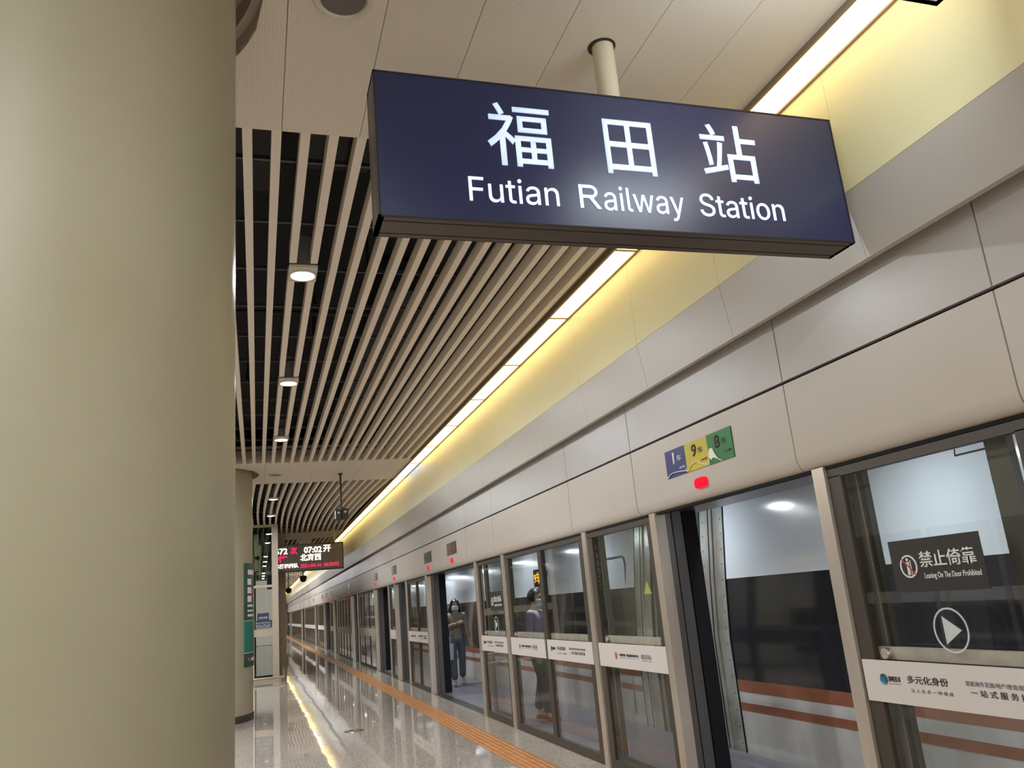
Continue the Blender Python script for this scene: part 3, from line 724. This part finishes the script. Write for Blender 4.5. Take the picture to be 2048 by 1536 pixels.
t_ = text('lettering', '请勿倚靠', M_['stickg'], s, (.04, .26, 1.60, 1.66), 'y-', y0-.012)
hr = MB().tube([(-2.0, y0-.35, .11), (.56, y0-.35, .11), (.66, y0-.30, .11), (.66, y0+.4, .30)], .03, 8)
hr.tube([(.56, y0-.35, .11), (.56, y0-.35, -.02)], .03, 8).tube([(.66, y0+.1, .2), (.66, y0+.1, 0)], .025, 8).tube([(-.3, y0-.35, .11), (-.3, y0-.35, 0)], .025, 8)
L_(hr, 'guard_rail', M_['steel'], smooth=True)
wb = struct(empty('wall_left_core'))
for z0, z1 in ((0, .82), (.826, 2.48), (2.486, ZC)):
    for x0, x1 in ((-2.6, -.9), (-.896, .45), (.454, .86)):
        MB().box(x0, x1, 27.2, 27.25, z0, z1).obj('wall_panel', M_['wallcream'], wb)
    for k in range(8): MB().box(.82, .86, 27.254+1.2*k, 28.45+1.2*k, z0, z1).obj('wall_panel', M_['wallcream'], wb)
MB().box(-2.55, .8, 27.26, 36.8, 0, ZC).obj('wall_core', M_['joint'], wb)

# ------------------------------------------------------------------ opposite platform side (mirror of the right one, plainer)
wl_ = struct(empty('wall_left')); mx = lambda a: -1.8-a
mm = MB().box(mx(2.88), mx(2.855), -11, 95, 3.387, ZC+.06); mm.obj('cream_panel', M_['cream'], wl_)
MB().box(mx(2.94), mx(2.87), -11, 95, 3.03, 3.385).obj('grey_panel', M_['grey'], wl_)
MB().box(mx(3.03), mx(3.0), -11, 95, 2.655, 3.12).obj('header_upper_panel', M_['headerUp'], wl_)
MB().box(mx(3.09), mx(3.0), -11, 95, 2.112, 2.642).obj('header_lower_panel', M_['header'], wl_)
MB().box(mx(3.5), mx(3.04), -11, 95, 2.13, ZC+.6).obj('header_core', M_['joint'], wl_)
MB().box(mx(2.84), mx(2.643), -11, 95, ZC-.002, ZC+.02).obj('strip_light_diffuser', M_['strip'], wl_)
fm = MB(); bn = MB(); gl = MB()
y = -10
while y < 94:
    fm.box(mx(3.12), mx(3.03), y, y+.09, 0, 2.11); bn.box(mx(3.048), mx(3.036), y+.1, y+1.4, .882, 1.085)
    y += 1.43
fm.box(mx(3.10), mx(3.05), -11, 95, 0, .09); fm.obj('screen_posts', M_['steel'], wl_)['kind'] = 'stuff'
bn.obj('screen_banners', M_['banner'], wl_)['kind'] = 'stuff'
MB().box(mx(3.07), mx(3.06), -11, 95, .09, 2.11).obj('screen_glass', M_['trainwin'], wl_)
MB().box(mx(3.5), mx(3.3), -11, 95, -.1, 2.2).obj('wall_backing', M_['duct'], wl_)

# ------------------------------------------------------------------ station name sign
SYF = 2.96
sg = empty('station_name_sign', (1.63, SYF+.09, 3.41)); tag(sg, 'dark blue illuminated sign reading Futian Railway Station, hung on one pole', 'sign')
T = Matrix.Translation((-1.63, -SYF-.09, -3.41))
def G_(o): o.matrix_parent_inverse = T; return o
X0, X1, Z0, Z1 = .475, 2.782, 3.071, 3.752
G_(MB().box(X0+.006, X1-.006, SYF-.002, SYF+.004, Z0+.006, Z1-.006).obj('face', M_['navy'], sg))
G_(MB().box(X0+.006, X1-.006, SYF+.176, SYF+.182, Z0+.006, Z1-.006).obj('face', M_['navy'], sg))
f1 = MB()
for ya, yb, ins in ((0, .030, 0), (.038, .142, 0), (.150, .180, 0)):
    a, c = SYF+ya, SYF+yb
    f1.box(X0, X1, a, c, Z0, Z0+.02).box(X0, X1, a, c, Z1-.02, Z1).box(X0, X0+.02, a, c, Z0, Z1).box(X1-.02, X1, a, c, Z0, Z1)
G_(f1.obj('frame', M_['signframe'], sg))
G_(MB().box(X0+.008, X1-.008, SYF+.006, SYF+.174, Z0+.008, Z1-.008).obj('frame_core', M_['signgroove'], sg))
f2 = MB()
for a in (SYF-.004, SYF+.18):
    f2.box(X0, X1, a, a+.004, Z0, Z0+.008).box(X0, X1, a, a+.004, Z1-.008, Z1).box(X0, X0+.008, a, a+.004, Z0, Z1).box(X1-.008, X1, a, a+.004, Z0, Z1)
G_(f2.obj('frame_lip', M_['signgroove'], sg))
for ch, bx in (('福', (.957, 1.252, 3.345, 3.652)), ('田', (1.509, 1.755, 3.348, 3.624)), ('站', (2.004, 2.309, 3.352, 3.655))):
    G_(text('lettering', ch, M_['letters'], sg, bx, 'y-', SYF-.002, .004, .004))
for ch, bx in (('Futian', (.856, 1.258, 3.165, 3.282)), ('ailway', (1.470, 1.868, 3.130, 3.282)), ('Station', (1.951, 2.404, 3.164, 3.281))):
    G_(text('lettering', ch, M_['letters2'], sg, bx, 'y-', SYF-.002, .004, .0))
Rm = MB(); rx, rz, rw, rh, sw = 1.355, 3.166, .100, .113, .0155
def P_(q): Rm.add([(rx+x, SYF-.006, rz+z) for x, z in q] + [(rx+x, SYF-.002, rz+z) for x, z in q], [tuple(range(len(q))), tuple(range(2*len(q)-1, len(q)-1, -1))] + [(i, i+len(q), (i+1) % len(q)+len(q), (i+1) % len(q)) for i in range(len(q))])
P_([(0, 0), (sw, 0), (sw, rh), (0, rh)])
rb = (rh-.050)/2
for k in range(10):                                            # bowl of the R
    a, c = -math.pi/2+math.pi*k/10, -math.pi/2+math.pi*(k+1)/10; cx_, cz_ = .056, rh-rb
    P_([(cx_+rb*math.cos(a), cz_+rb*math.sin(a)), (cx_+rb*math.cos(c), cz_+rb*math.sin(c)), (cx_+(rb-sw*.9)*math.cos(c), cz_+(rb-sw*.9)*math.sin(c)), (cx_+(rb-sw*.9)*math.cos(a), cz_+(rb-sw*.9)*math.sin(a))])
P_([(sw, rh), (sw, rh-sw*.9), (.056, rh-sw*.9), (.056, rh)]); P_([(sw, .050+sw*.9), (sw, .050), (.056, .050), (.056, .050+sw*.9)])
P_([(.046, .050), (.064, .050), (rw, 0), (rw-.019, 0)])
G_(Rm.obj('lettering', M_['letters2'], sg))
G_(MB().lathe([(.052, Z1-.01), (.052, ZC+.2)], (1.612, SYF+.09, 0), 32).obj('pole', M_['pole'], sg, smooth=True))
G_(MB().lathe([(.068, ZC-.003), (.068, ZC+.001)], (1.607, SYF+.09, 0), 32).obj('pole_opening', M_['joint'], sg))
# lit box at the top right corner of the picture
lb = empty('hanging_lightbox', (2.15, 1.93, 3.7)); tag(lb, 'dark framed hanging light box cut off by the top right picture edge', 'light box'); T = Matrix.Translation((-2.15, -1.93, -3.7))
bx0, bx1, by0, by1, bz0, bz1 = 1.75, 2.50, 1.83, 2.0, 3.60, 3.86
o = MB().box(bx0, bx1, by0, by0+.02, bz0, bz0+.02).box(bx0, bx1, by1-.02, by1, bz0, bz0+.02).box(bx0, bx0+.02, by0, by1, bz0, bz0+.02).box(bx1-.02, bx1, by0, by1, bz0, bz0+.02)
o.box(bx0, bx0+.02, by0, by1, bz0, bz1).box(bx1-.02, bx1, by0, by1, bz0, bz1).box(bx0, bx1, by0, by1, bz1-.02, bz1).box(bx0, bx1, by1-.018, by1, bz0, bz0+.03)
o.obj('frame', M_['signgroove'], lb).matrix_parent_inverse = T
MB().box(bx0+.02, bx1-.02, by0+.02, by1-.02, bz0+.004, bz0+.01).obj('under_face', M_['lightboxb'], lb).matrix_parent_inverse = T
MB().box(bx0+.02, bx1-.02, by1-.012, by1-.006, bz0+.03, bz1-.02).box(bx0+.02, bx1-.02, by0+.006, by0+.012, bz0+.02, bz1-.02).obj('lit_face', M_['lightbox'], lb).matrix_parent_inverse = T
MB().lathe([(.03, bz1), (.03, ZC+.1)], (2.12, 1.915, 0), 16).obj('pole', M_['pole'], lb).matrix_parent_inverse = T

# ------------------------------------------------------------------ ceiling fittings
def round_fitting(x, y, label, r=.13):
    o = empty('ceiling_speaker', (x, y, ZC)); tag(o, label, 'ceiling speaker', 'round grey ceiling speakers')
    n = 36; prof = [(r*.72, -.004), (r*.80, -.020), (r*.92, -.022), (r, -.010), (r, 0.002)]; m = MB()
    m.add([(q[0]*math.cos(2*math.pi*k/n), q[0]*math.sin(2*math.pi*k/n), q[1]) for q in prof for k in range(n)],
          [(i*n+k, i*n+(k+1) % n, (i+1)*n+(k+1) % n, (i+1)*n+k) for i in range(len(prof)-1) for k in range(n)])
    m.obj('trim_ring', M_['white'], o, smooth=True)
    MB().lathe([(r*.74, -.010), (r*.74, -.002)], (0, 0, 0), 36).obj('grille', M_['spk'], o)
round_fitting(.365, 2.955, 'round ceiling speaker with grey grille at the top edge of the picture')
round_fitting(.33, 15.21, 'round ceiling speaker in the plain band beside the far column')
WD = {5.93: 'brightest downlight among the slats, nearest the blue sign', 8.98: 'second downlight down the slatted bay', 12.03: 'third downlight, just before the plain ceiling band', 18.3: 'first downlight of the second slatted bay',
      21.3: 'second downlight of the second slatted bay, just before the lift'}
nth = 0
for y in DOWN_Y:
    for x in (.345, -2.145):
        lab = ('white round downlight: ' + WD[y] if y in WD else '%s downlight of the slatted ceiling counted from behind the camera' % ORD[DOWN_Y.index(y)]) if x > 0 else '%s downlight of the row behind the round columns' % ORD[DOWN_Y.index(y)]
        if x < 0 and (y > 40 or 22 < y < 25.5): continue
        o = empty('downlight', (x, y, ZC)); tag(o, lab, 'downlight', 'downlights in the slatted ceiling')
        tilt = -.0
        MB().box(-.105, .105, -.15, .14, -.022, .0).obj('trim_plate', M_['white'], o, bevel=.004)
        MB().lathe([(.085, -.030), (.085, -.022)], (0, 0, 0), 28).obj('lens', M_['disc'], o)
        m = MB(); n = 28; prof = [(.086, -.022), (.090, -.034), (.104, -.030), (.106, -.021)]
        m.add([(q[0]*math.cos(2*math.pi*k/n), q[0]*math.sin(2*math.pi*k/n), q[1]) for q in prof for k in range(n)],
              [(i*n+k, i*n+(k+1) % n, (i+1)*n+(k+1) % n, (i+1)*n+k) for i in range(len(prof)-1) for k in range(n)])
        m.obj('bezel', M_['white'], o, smooth=True)
        MB().lathe([(.098, .001), (.098, .26)], (0, 0, 0), 28).obj('housing', M_['lamphouse'], o, smooth=True)
for k in range(-2, 12):
    y = 7.5+3.05*k
    o = empty('trackside_light', (3.66, y, 2.5)); tag(o, '%s small white lamp over the gap beside the train, counted from the camera end' % ORD[k+2], 'lamp', 'lamps over the trackside floor')
    MB().lathe([(.06, -.02), (.06, -.012)], (0, 0, 0), 20).obj('lens', M_['disc'], o)
    MB().lathe([(.075, -.012), (.075, .05)], (0, 0, 0), 20).obj('housing', M_['lamphouse'], o)
    MB().box(-.16, -.06, -.02, .02, .01, .04).obj('bracket', M_['lamphouse'], o)
pc = empty('hanging_camera', (1.5, 15.37, ZC)); tag(pc, 'black surveillance camera box on a long black ceiling pole', 'camera')
MB().lathe([(.018, -.68), (.018, .01)], (0, 0, 0), 12).obj('pole', M_['camera'], pc)
MB().lathe([(.05, -.02), (.03, 0.0)], (0, 0, 0), 16).obj('mount', M_['camera'], pc)
MB().box(-.115, -.005, -.10, .10, -.87, -.68).box(.0, .115, -.10, .10, -.86, -.665).obj('camera_body', M_['camera'], pc, bevel=.02)
MB().lathe([(.02, 0), (.022, -.01), (.012, -.015)], (-.06, -.10, -.74), 16, 'y').lathe([(.02, 0), (.022, -.01), (.012, -.015)], (.06, -.10, -.73), 16, 'y').obj('lens', M_['steel'], pc, smooth=True)
for (x, y, z), lab in (((1.54, 30, 2.86), 'black dome camera hanging below the departure display'), ((1.25, 36, 2.68), 'small dark dome camera on a cream rod, left of the far header')):
    o = empty('dome_camera', (x, y, z)); tag(o, lab, 'camera')
    MB().lathe([(.0, -.13), (.07, -.11), (.11, -.05), (.12, 0), (.12, .07), (.05, .10)], (0, 0, 0), 16).obj('dome', M_['camera'], o, smooth=True)
    MB().lathe([(.025, .09), (.025, ZC-z+.1)], (0, 0, 0), 10).obj('rod', M_['pole'], o)

# ------------------------------------------------------------------ departure display
led = empty('departure_display', (1.35, 25.4, 3.26)); tag(led, 'hanging departure display with red and white Chinese text and 07:02', 'display'); T = Matrix.Translation((-1.35, -25.4, -3.26))
def D_(o): o.matrix_parent_inverse = T; return o
D_(MB().box(.20, 2.49, 25.32, 25.50, 2.865, 3.655).obj('case', M_['camera'], led))
D_(MB().box(.23, 2.455, 25.305, 25.32, 2.90, 3.625).obj('screen', M_['ledface'], led))
rows = [('G672', 'ledwhite', (.34, .865, 3.385, 3.565)), ('次', 'ledred', (.945, 1.145, 3.375, 3.58)), ('07:02', 'ledwhite', (1.335, 1.855, 3.38, 3.565)), ('开', 'ledwhite', (1.89, 2.12, 3.38, 3.59)),
        ('开往', 'ledred', (.34, .865, 3.15, 3.36)), ('北京西', 'ledwhite', (1.225, 1.83, 3.155, 3.365)), ('按车厢标排队', 'ledwhite', (.36, 1.17, 2.975, 3.11)), ('2021-04-16  06:50:55', 'ledred', (1.225, 2.345, 2.965, 3.07))]
for t_, m_, bx in rows: D_(text('lettering', t_, M_[m_], led, bx, 'y-', 25.305, .004, .03 if '2021' not in t_ else .01))
D_(MB().lathe([(.022, 3.655), (.022, ZC+.25)], (2.24, 25.41, 0), 10).lathe([(.022, 3.655), (.022, ZC+.25)], (.5, 25.41, 0), 10).obj('hanger', M_['pole'], led))
D_(MB().box(2.18, 2.30, 25.36, 25.46, 3.74, 3.80).box(1.18, 1.56, 25.36, 25.46, 3.655, 3.80).obj('hanger_clamp', M_['stripframe'], led))

# ------------------------------------------------------------------ people
def skin_mesh(name, chains, m, sub=1):
    """chains: list of [(point, rx, ry), ...]; equal points are welded so that limbs join"""
    vs = []; rad = []; es = []; idx = {}
    for ch in chains:
        prev = None
        for p, rx, ry in ch:
            key = tuple(round(c, 4) for c in p)
            if key not in idx: idx[key] = len(vs); vs.append(p); rad.append((rx, ry))
            i = idx[key]
            if prev is not None and prev != i: es.append((prev, i))
            prev = i
    me = bpy.data.meshes.new(name); me.from_pydata(vs, es, [])
    o = bpy.data.objects.new(name, me); C.objects.link(o)
    md = o.modifiers.new('s', 'SKIN'); md.use_smooth_shade = True
    for i, r in enumerate(rad): me.skin_vertices[0].data[i].radius = r
    me.skin_vertices[0].data[0].use_root = True
    if sub: o.modifiers.new('d', 'SUBSURF').levels = sub; o.modifiers['d'].render_levels = sub
    dg = bpy.context.evaluated_depsgraph_get(); m2 = bpy.data.meshes.new_from_object(o.evaluated_get(dg)); m2.name = name
    C.objects.unlink(o); bpy.data.objects.remove(o)
    m2.materials.clear(); m2.materials.append(m)
    for p in m2.polygons: p.use_smooth = True
    return m2
PM = dict(skin=mat('skin', (.50, .31, .22), .5), hair=mat('hair_black', (.012, .010, .010), .45), mask=mat('mask_pale_blue', (.55, .66, .78), .7),
          khaki=mat('sweater_khaki', (.26, .215, .165), .85), jeans=mat('jeans_blue', (.115, .135, .17), .85), shoe=mat('shoe_pale', (.42, .42, .44), .6),
          lilac=mat('shirt_lilac', (.42, .34, .42), .8), dark=mat('trousers_dark', (.03, .028, .03), .8), bag=mat('bag_white', (.62, .66, .74), .5),
          navy=mat('coat_navy', (.03, .035, .07), .8), rust=mat('jacket_rust', (.32, .10, .05), .8), greyc=mat('coat_grey', (.20, .20, .22), .8), eye=mat('eye_dark', (.02, .015, .01), .3))
def person(label, loc, rz, h=1.65, top='khaki', bottom='jeans', stride=.12, lhand=None, rhand=None, hair='long', mask=True, shoe='shoe', thin=1.0, turn=0.0):
    """figure facing -Y in its own space, scaled to height h; lhand / rhand are optional (elbow, wrist) pairs"""
    r = empty('person', loc, rz); tag(r, label, 'person'); s = h/1.65
    S = lambda p: (p[0]*s, p[1]*s, p[2]*s)
    def ch(l, g=0.0): return [(S(p), (a+g)*s, (b+g)*s) for p, a, b in l]
    pel = (0, 0, .92); wa = (0, -.005, 1.06); ches = (0, 0, 1.24); sh = (0, .01, 1.36); nk = (0, .0, 1.43); hd = (0, -.01, 1.50)
    trunk = [(pel, .120*thin, .085), (wa, .098*thin, .070), (ches, .118*thin, .080), (sh, .085, .055), (nk, .052, .052), (hd, .055, .06)]
    legs = []
    for sx, st in ((-1, stride), (1, -stride)):
        hip = (sx*.085, 0, .88); kn = (sx*.095, -st*.55-.02, .49); an = (sx*.10, -st+.03*(st < 0), .09+.03*(st < 0)); toe = (sx*.11, -st-.12, .03)
        legs.append([(pel, .120*thin, .085), (hip, .078*thin, .08), (kn, .052, .054), (an, .034, .036), ((toe[0], toe[1]+.03, toe[2]+.01), .024, .016)])
    arms = []; wr_ = []
    for sx, hand in ((-1, rhand), (1, lhand)):
        el, wr = hand or ((sx*.212, .02, 1.10), (sx*.222, -.05, .87))
        shd = (sx*.165, .01, 1.345)
        arms.append([(sh, .085, .055), (shd, .048, .048), (el, .035, .035), (wr, .026, .024)]); wr_.append((sx, el, wr))
    body = skin_mesh('body', [ch(trunk)] + [ch(l) for l in legs] + [ch(a) for a in arms], PM['skin'])
    o = inst('body', body, r)
    g = .014
    t2 = [(pel, .140*thin, .105), (wa, .122*thin, .095), (ches, .143*thin, .108), (sh, .105, .078), ((0, .0, 1.395), .062, .060)]
    a2 = [[(sh, .105, .078), (a[1][0], .056, .056), (a[2][0], .044, .044), (tuple(a[2][0][i]+(a[3][0][i]-a[2][0][i])*.93 for i in range(3)), .034, .032)] for a in arms]
    inst('top_garment', skin_mesh('top_garment', [ch([((0, 0, .84), .168*thin, .130)] + t2, g)] + [ch(a, g) for a in a2], PM[top]), r)
    l2 = [[(pel, .135*thin, .10), (l[1][0], .092*thin, .094), (l[2][0], .070, .072), (tuple(l[2][0][i]+(l[3][0][i]-l[2][0][i])*.99 for i in range(3)), .062, .064)] for l in legs]
    inst('trousers', skin_mesh('trousers', [ch([(wa, .118*thin, .09), (pel, .135*thin, .10)], .004)] + [ch(l, .008) for l in l2], PM[bottom]), r)
    for l in legs:
        an = l[3][0]; toe = (l[4][0][0], l[4][0][1]-.03, l[4][0][2]-.01)
        inst('shoe', skin_mesh('shoe', [ch([((an[0], an[1]+.045, toe[2]+.012), .038, .036), ((an[0], an[1]-.03, toe[2]+.012), .042, .036), (toe, .042, .028), ((toe[0], toe[1]-.05, toe[2]-.004), .030, .02)])], PM[shoe]), r)
    # head: egg with brow, nose, chin, ears
    hz = 1.545; m = MB(); nu, nv = 20, 16; vs = []
    for j in range(nv+1):
        v = math.pi*j/nv
        for i in range(nu):
            u = 2*math.pi*i/nu; x = .073*math.sin(v)*math.cos(u); y = .092*math.sin(v)*math.sin(u); z = .112*math.cos(v)
            if z < 0: x *= 1+z*2.4; y *= 1+z*(1.2 if y < 0 else 3.0)
            if y < 0 and abs(x) < .02 and -.045 < z < .01: y -= .020*(1-abs(x)/.02)*(1-abs(z+.022)/.04)
            if y < -.05 and .015 < abs(x) < .045 and -.005 < z < .03: y += .008
            vs.append((x, y-.012, z+hz))
    fs = [(j*nu+i, j*nu+(i+1) % nu, (j+1)*nu+(i+1) % nu, (j+1)*nu+i) for j in range(nv) for i in range(nu)]
    m.add([S(v) for v in vs], fs)
    for sx in (-1, 1): m.lathe([(.012*s, 0), (.024*s, .008*s), (.012*s, .014*s)], S((sx*.072, .0, hz-.005)), 10, 'x')
    ho = m.obj('head', PM['skin'], r, smooth=True)
    e = MB()
    for sx in (-1, 1): e.lathe([(.004*s, -.006*s), (.011*s, -.002*s), (.011*s, .004*s)], S((sx*.030, -.093, hz+.012)), 10, 'y'); e.box((sx*.030-.017)*s, (sx*.030+.017)*s, -.104*s, -.096*s, (hz+.030)*s, (hz+.035)*s)
    e.obj('eyes', PM['eye'], r)
    if not mask: MB().lathe([(.018*s, -.004*s), (.018*s, .004*s)], S((0, -.093, hz-.055)), 12, 'y').obj('mouth', PM['rust'], r)
    hm = MB(); vs = []
    for j in range(nv+1):
        v = math.pi*j/nv
        for i in range(nu):
            u = 2*math.pi*i/nu; x = .089*math.sin(v)*math.cos(u); y = .110*math.sin(v)*math.sin(u); z = .132*math.cos(v)
            front = -math.sin(u)
            if front > .35 and z < .055: y = max(y, -.030); x *= .93
            if z < -.02 and hair != 'long': x *= .9; y *= .75; z = -.02+(z+.02)*.4
            if z < -.0 and hair == 'long' and math.sin(u) > -.45: z = z*1.9; x *= 1.12; y = y+.02+.02*math.sin(8*u)*.5
            vs.append((x, y-.002, z+hz+.006))
    hm.add([S(v) for v in vs], fs); hm.obj('hair', PM['hair'], r, smooth=True)
    if hair == 'long':
        hl = MB()
        for sx in (-1, 1): hl.tube([S((sx*.055, -.055, hz+.085)), S((sx*.078, -.045, hz+.02)), S((sx*.088, -.03, hz-.07)), S((sx*.092, -.01, hz-.16)), S((sx*.10, .02, hz-.22))], .026*s, 8)
        for k in range(5): hl.tube([S((-.05-.012*k, .02, hz-.02)), S((-.085-.012*k, .01+.01*k, hz-.12)), S((-.12-.022*k, .02, hz-.19-.02*k)), S((-.155-.03*k, .0, hz-.20-.03*k))], .012*s, 6)
        hl.obj('hair_lock', PM['hair'], r, smooth=True)
    if mask:
        mk = MB(); vs = []
        for j in range(7):
            for i in range(11):
                u = -math.pi/2+(i-5)/5*1.15; z = -.012-.085*j/6; k = 1+z*1.0
                vs.append(S((.080*math.cos(u)*k, .103*math.sin(u)*(1+z*.9)-.014-.014*math.exp(-((i-5)/2.2)**2), hz+z)))
        mk.add(vs, [(j*11+i, j*11+i+1, (j+1)*11+i+1, (j+1)*11+i) for j in range(6) for i in range(10)])
        mk.obj('face_mask', PM['mask'], r, smooth=True).modifiers.new('s', 'SOLIDIFY').thickness = .004
    for sx, el, wr in wr_:
        d = (Vector(wr)-Vector(el)).normalized(); side = Vector((sx, 0, 0)) - d*d.dot(Vector((sx, 0, 0)))
        side = side.normalized() if side.length > .2 else Vector((0, 0, 1)); a = d.cross(side)
        W = Vector(wr)+d*.01; P = W+d*.045
        chains = [[(tuple(W), .024, .018), (tuple(P), .034, .016)]]
        for q, ln in ((-1.5, .055), (-.5, .070), (.5, .074), (1.5, .066)):
            b0 = P+a*.010*q; b1 = P+a*.019*q+d*.035+side*(-.002); b2 = b1+d*ln*.5-side*.012; b3 = b2+d*ln*.35-side*.022
            chains.append([(tuple(P), .034, .016), (tuple(b1), .0095, .0095), (tuple(b2), .0085, .0085), (tuple(b3), .007, .007)])
        t1 = W+d*.02+a*.032-side*.008; chains.append([(tuple(W), .024, .018), (tuple(t1), .012, .011), (tuple(t1+d*.035+a*.012-side*.006), .009, .009)])
        inst('hand', skin_mesh('hand', [ch(c) for c in chains], PM['skin']), r)
    return r
woman = person('person in khaki sweater, jeans and pale mask walking beyond the open doorway', (3.80, 16.6, 0), math.radians(-6), 1.62, 'khaki', 'jeans', .13,
               lhand=((.22, .0, 1.10), (.245, -.08, .86)), rhand=((-.21, -.04, 1.10), (-.01, -.22, 1.19)))
bagp = empty('shopping_bag', (3.575, 16.40, .50)); tag(bagp, 'white shopping bag carried by the person in the khaki sweater', 'bag')
bb = MB(); bb.add([(-.085, -.04, .0), (.085, -.04, .0), (.085, .04, .0), (-.085, .04, .0), (-.10, -.055, .30), (.10, -.055, .30), (.10, .055, .30), (-.10, .055, .30), (-.09, -.05, .15), (.09, -.05, .15), (.09, .035, .15), (-.09, .035, .15)],
                  [(0, 3, 2, 1), (0, 1, 9, 8), (8, 9, 5, 4), (1, 2, 10, 9), (9, 10, 6, 5), (2, 3, 11, 10), (10, 11, 7, 6), (3, 0, 8, 11), (11, 8, 4, 7)])
bb.obj('bag_body', PM['bag'], bagp)
MB().tube([(-.05, 0, .29), (-.045, 0, .40), (.0, 0, .46), (.045, 0, .40), (.05, 0, .29)], .006, 6).obj('bag_handle', PM['bag'], bagp)
person('person in a lilac shirt and mask standing behind the double glass door', (3.52, 10.60, 0), math.radians(48), 1.63, 'lilac', 'dark', .10, hair='short', shoe='dark', thin=1.3)
for (x, y, t_, b_, h_, lab) in ((3.35, 66, 'navy', 'dark', 1.68, 'person in a navy coat far off behind the glass, at the left of the group'),
                                (3.75, 70, 'greyc', 'jeans', 1.70, 'person in grey and jeans in the distant group behind the glass'),
                                (3.65, 63.5, 'rust', 'dark', 1.62, 'person in a rust jacket at the right of the distant group'),
                                (3.45, 74, 'dark', 'navy', 1.72, 'farthest person, all in black, behind the distant glass')):
    person(lab, (x, y, 0), math.radians(random.uniform(-40, 40)), h_, t_, b_, .05, hair='short', shoe='dark', mask=False)
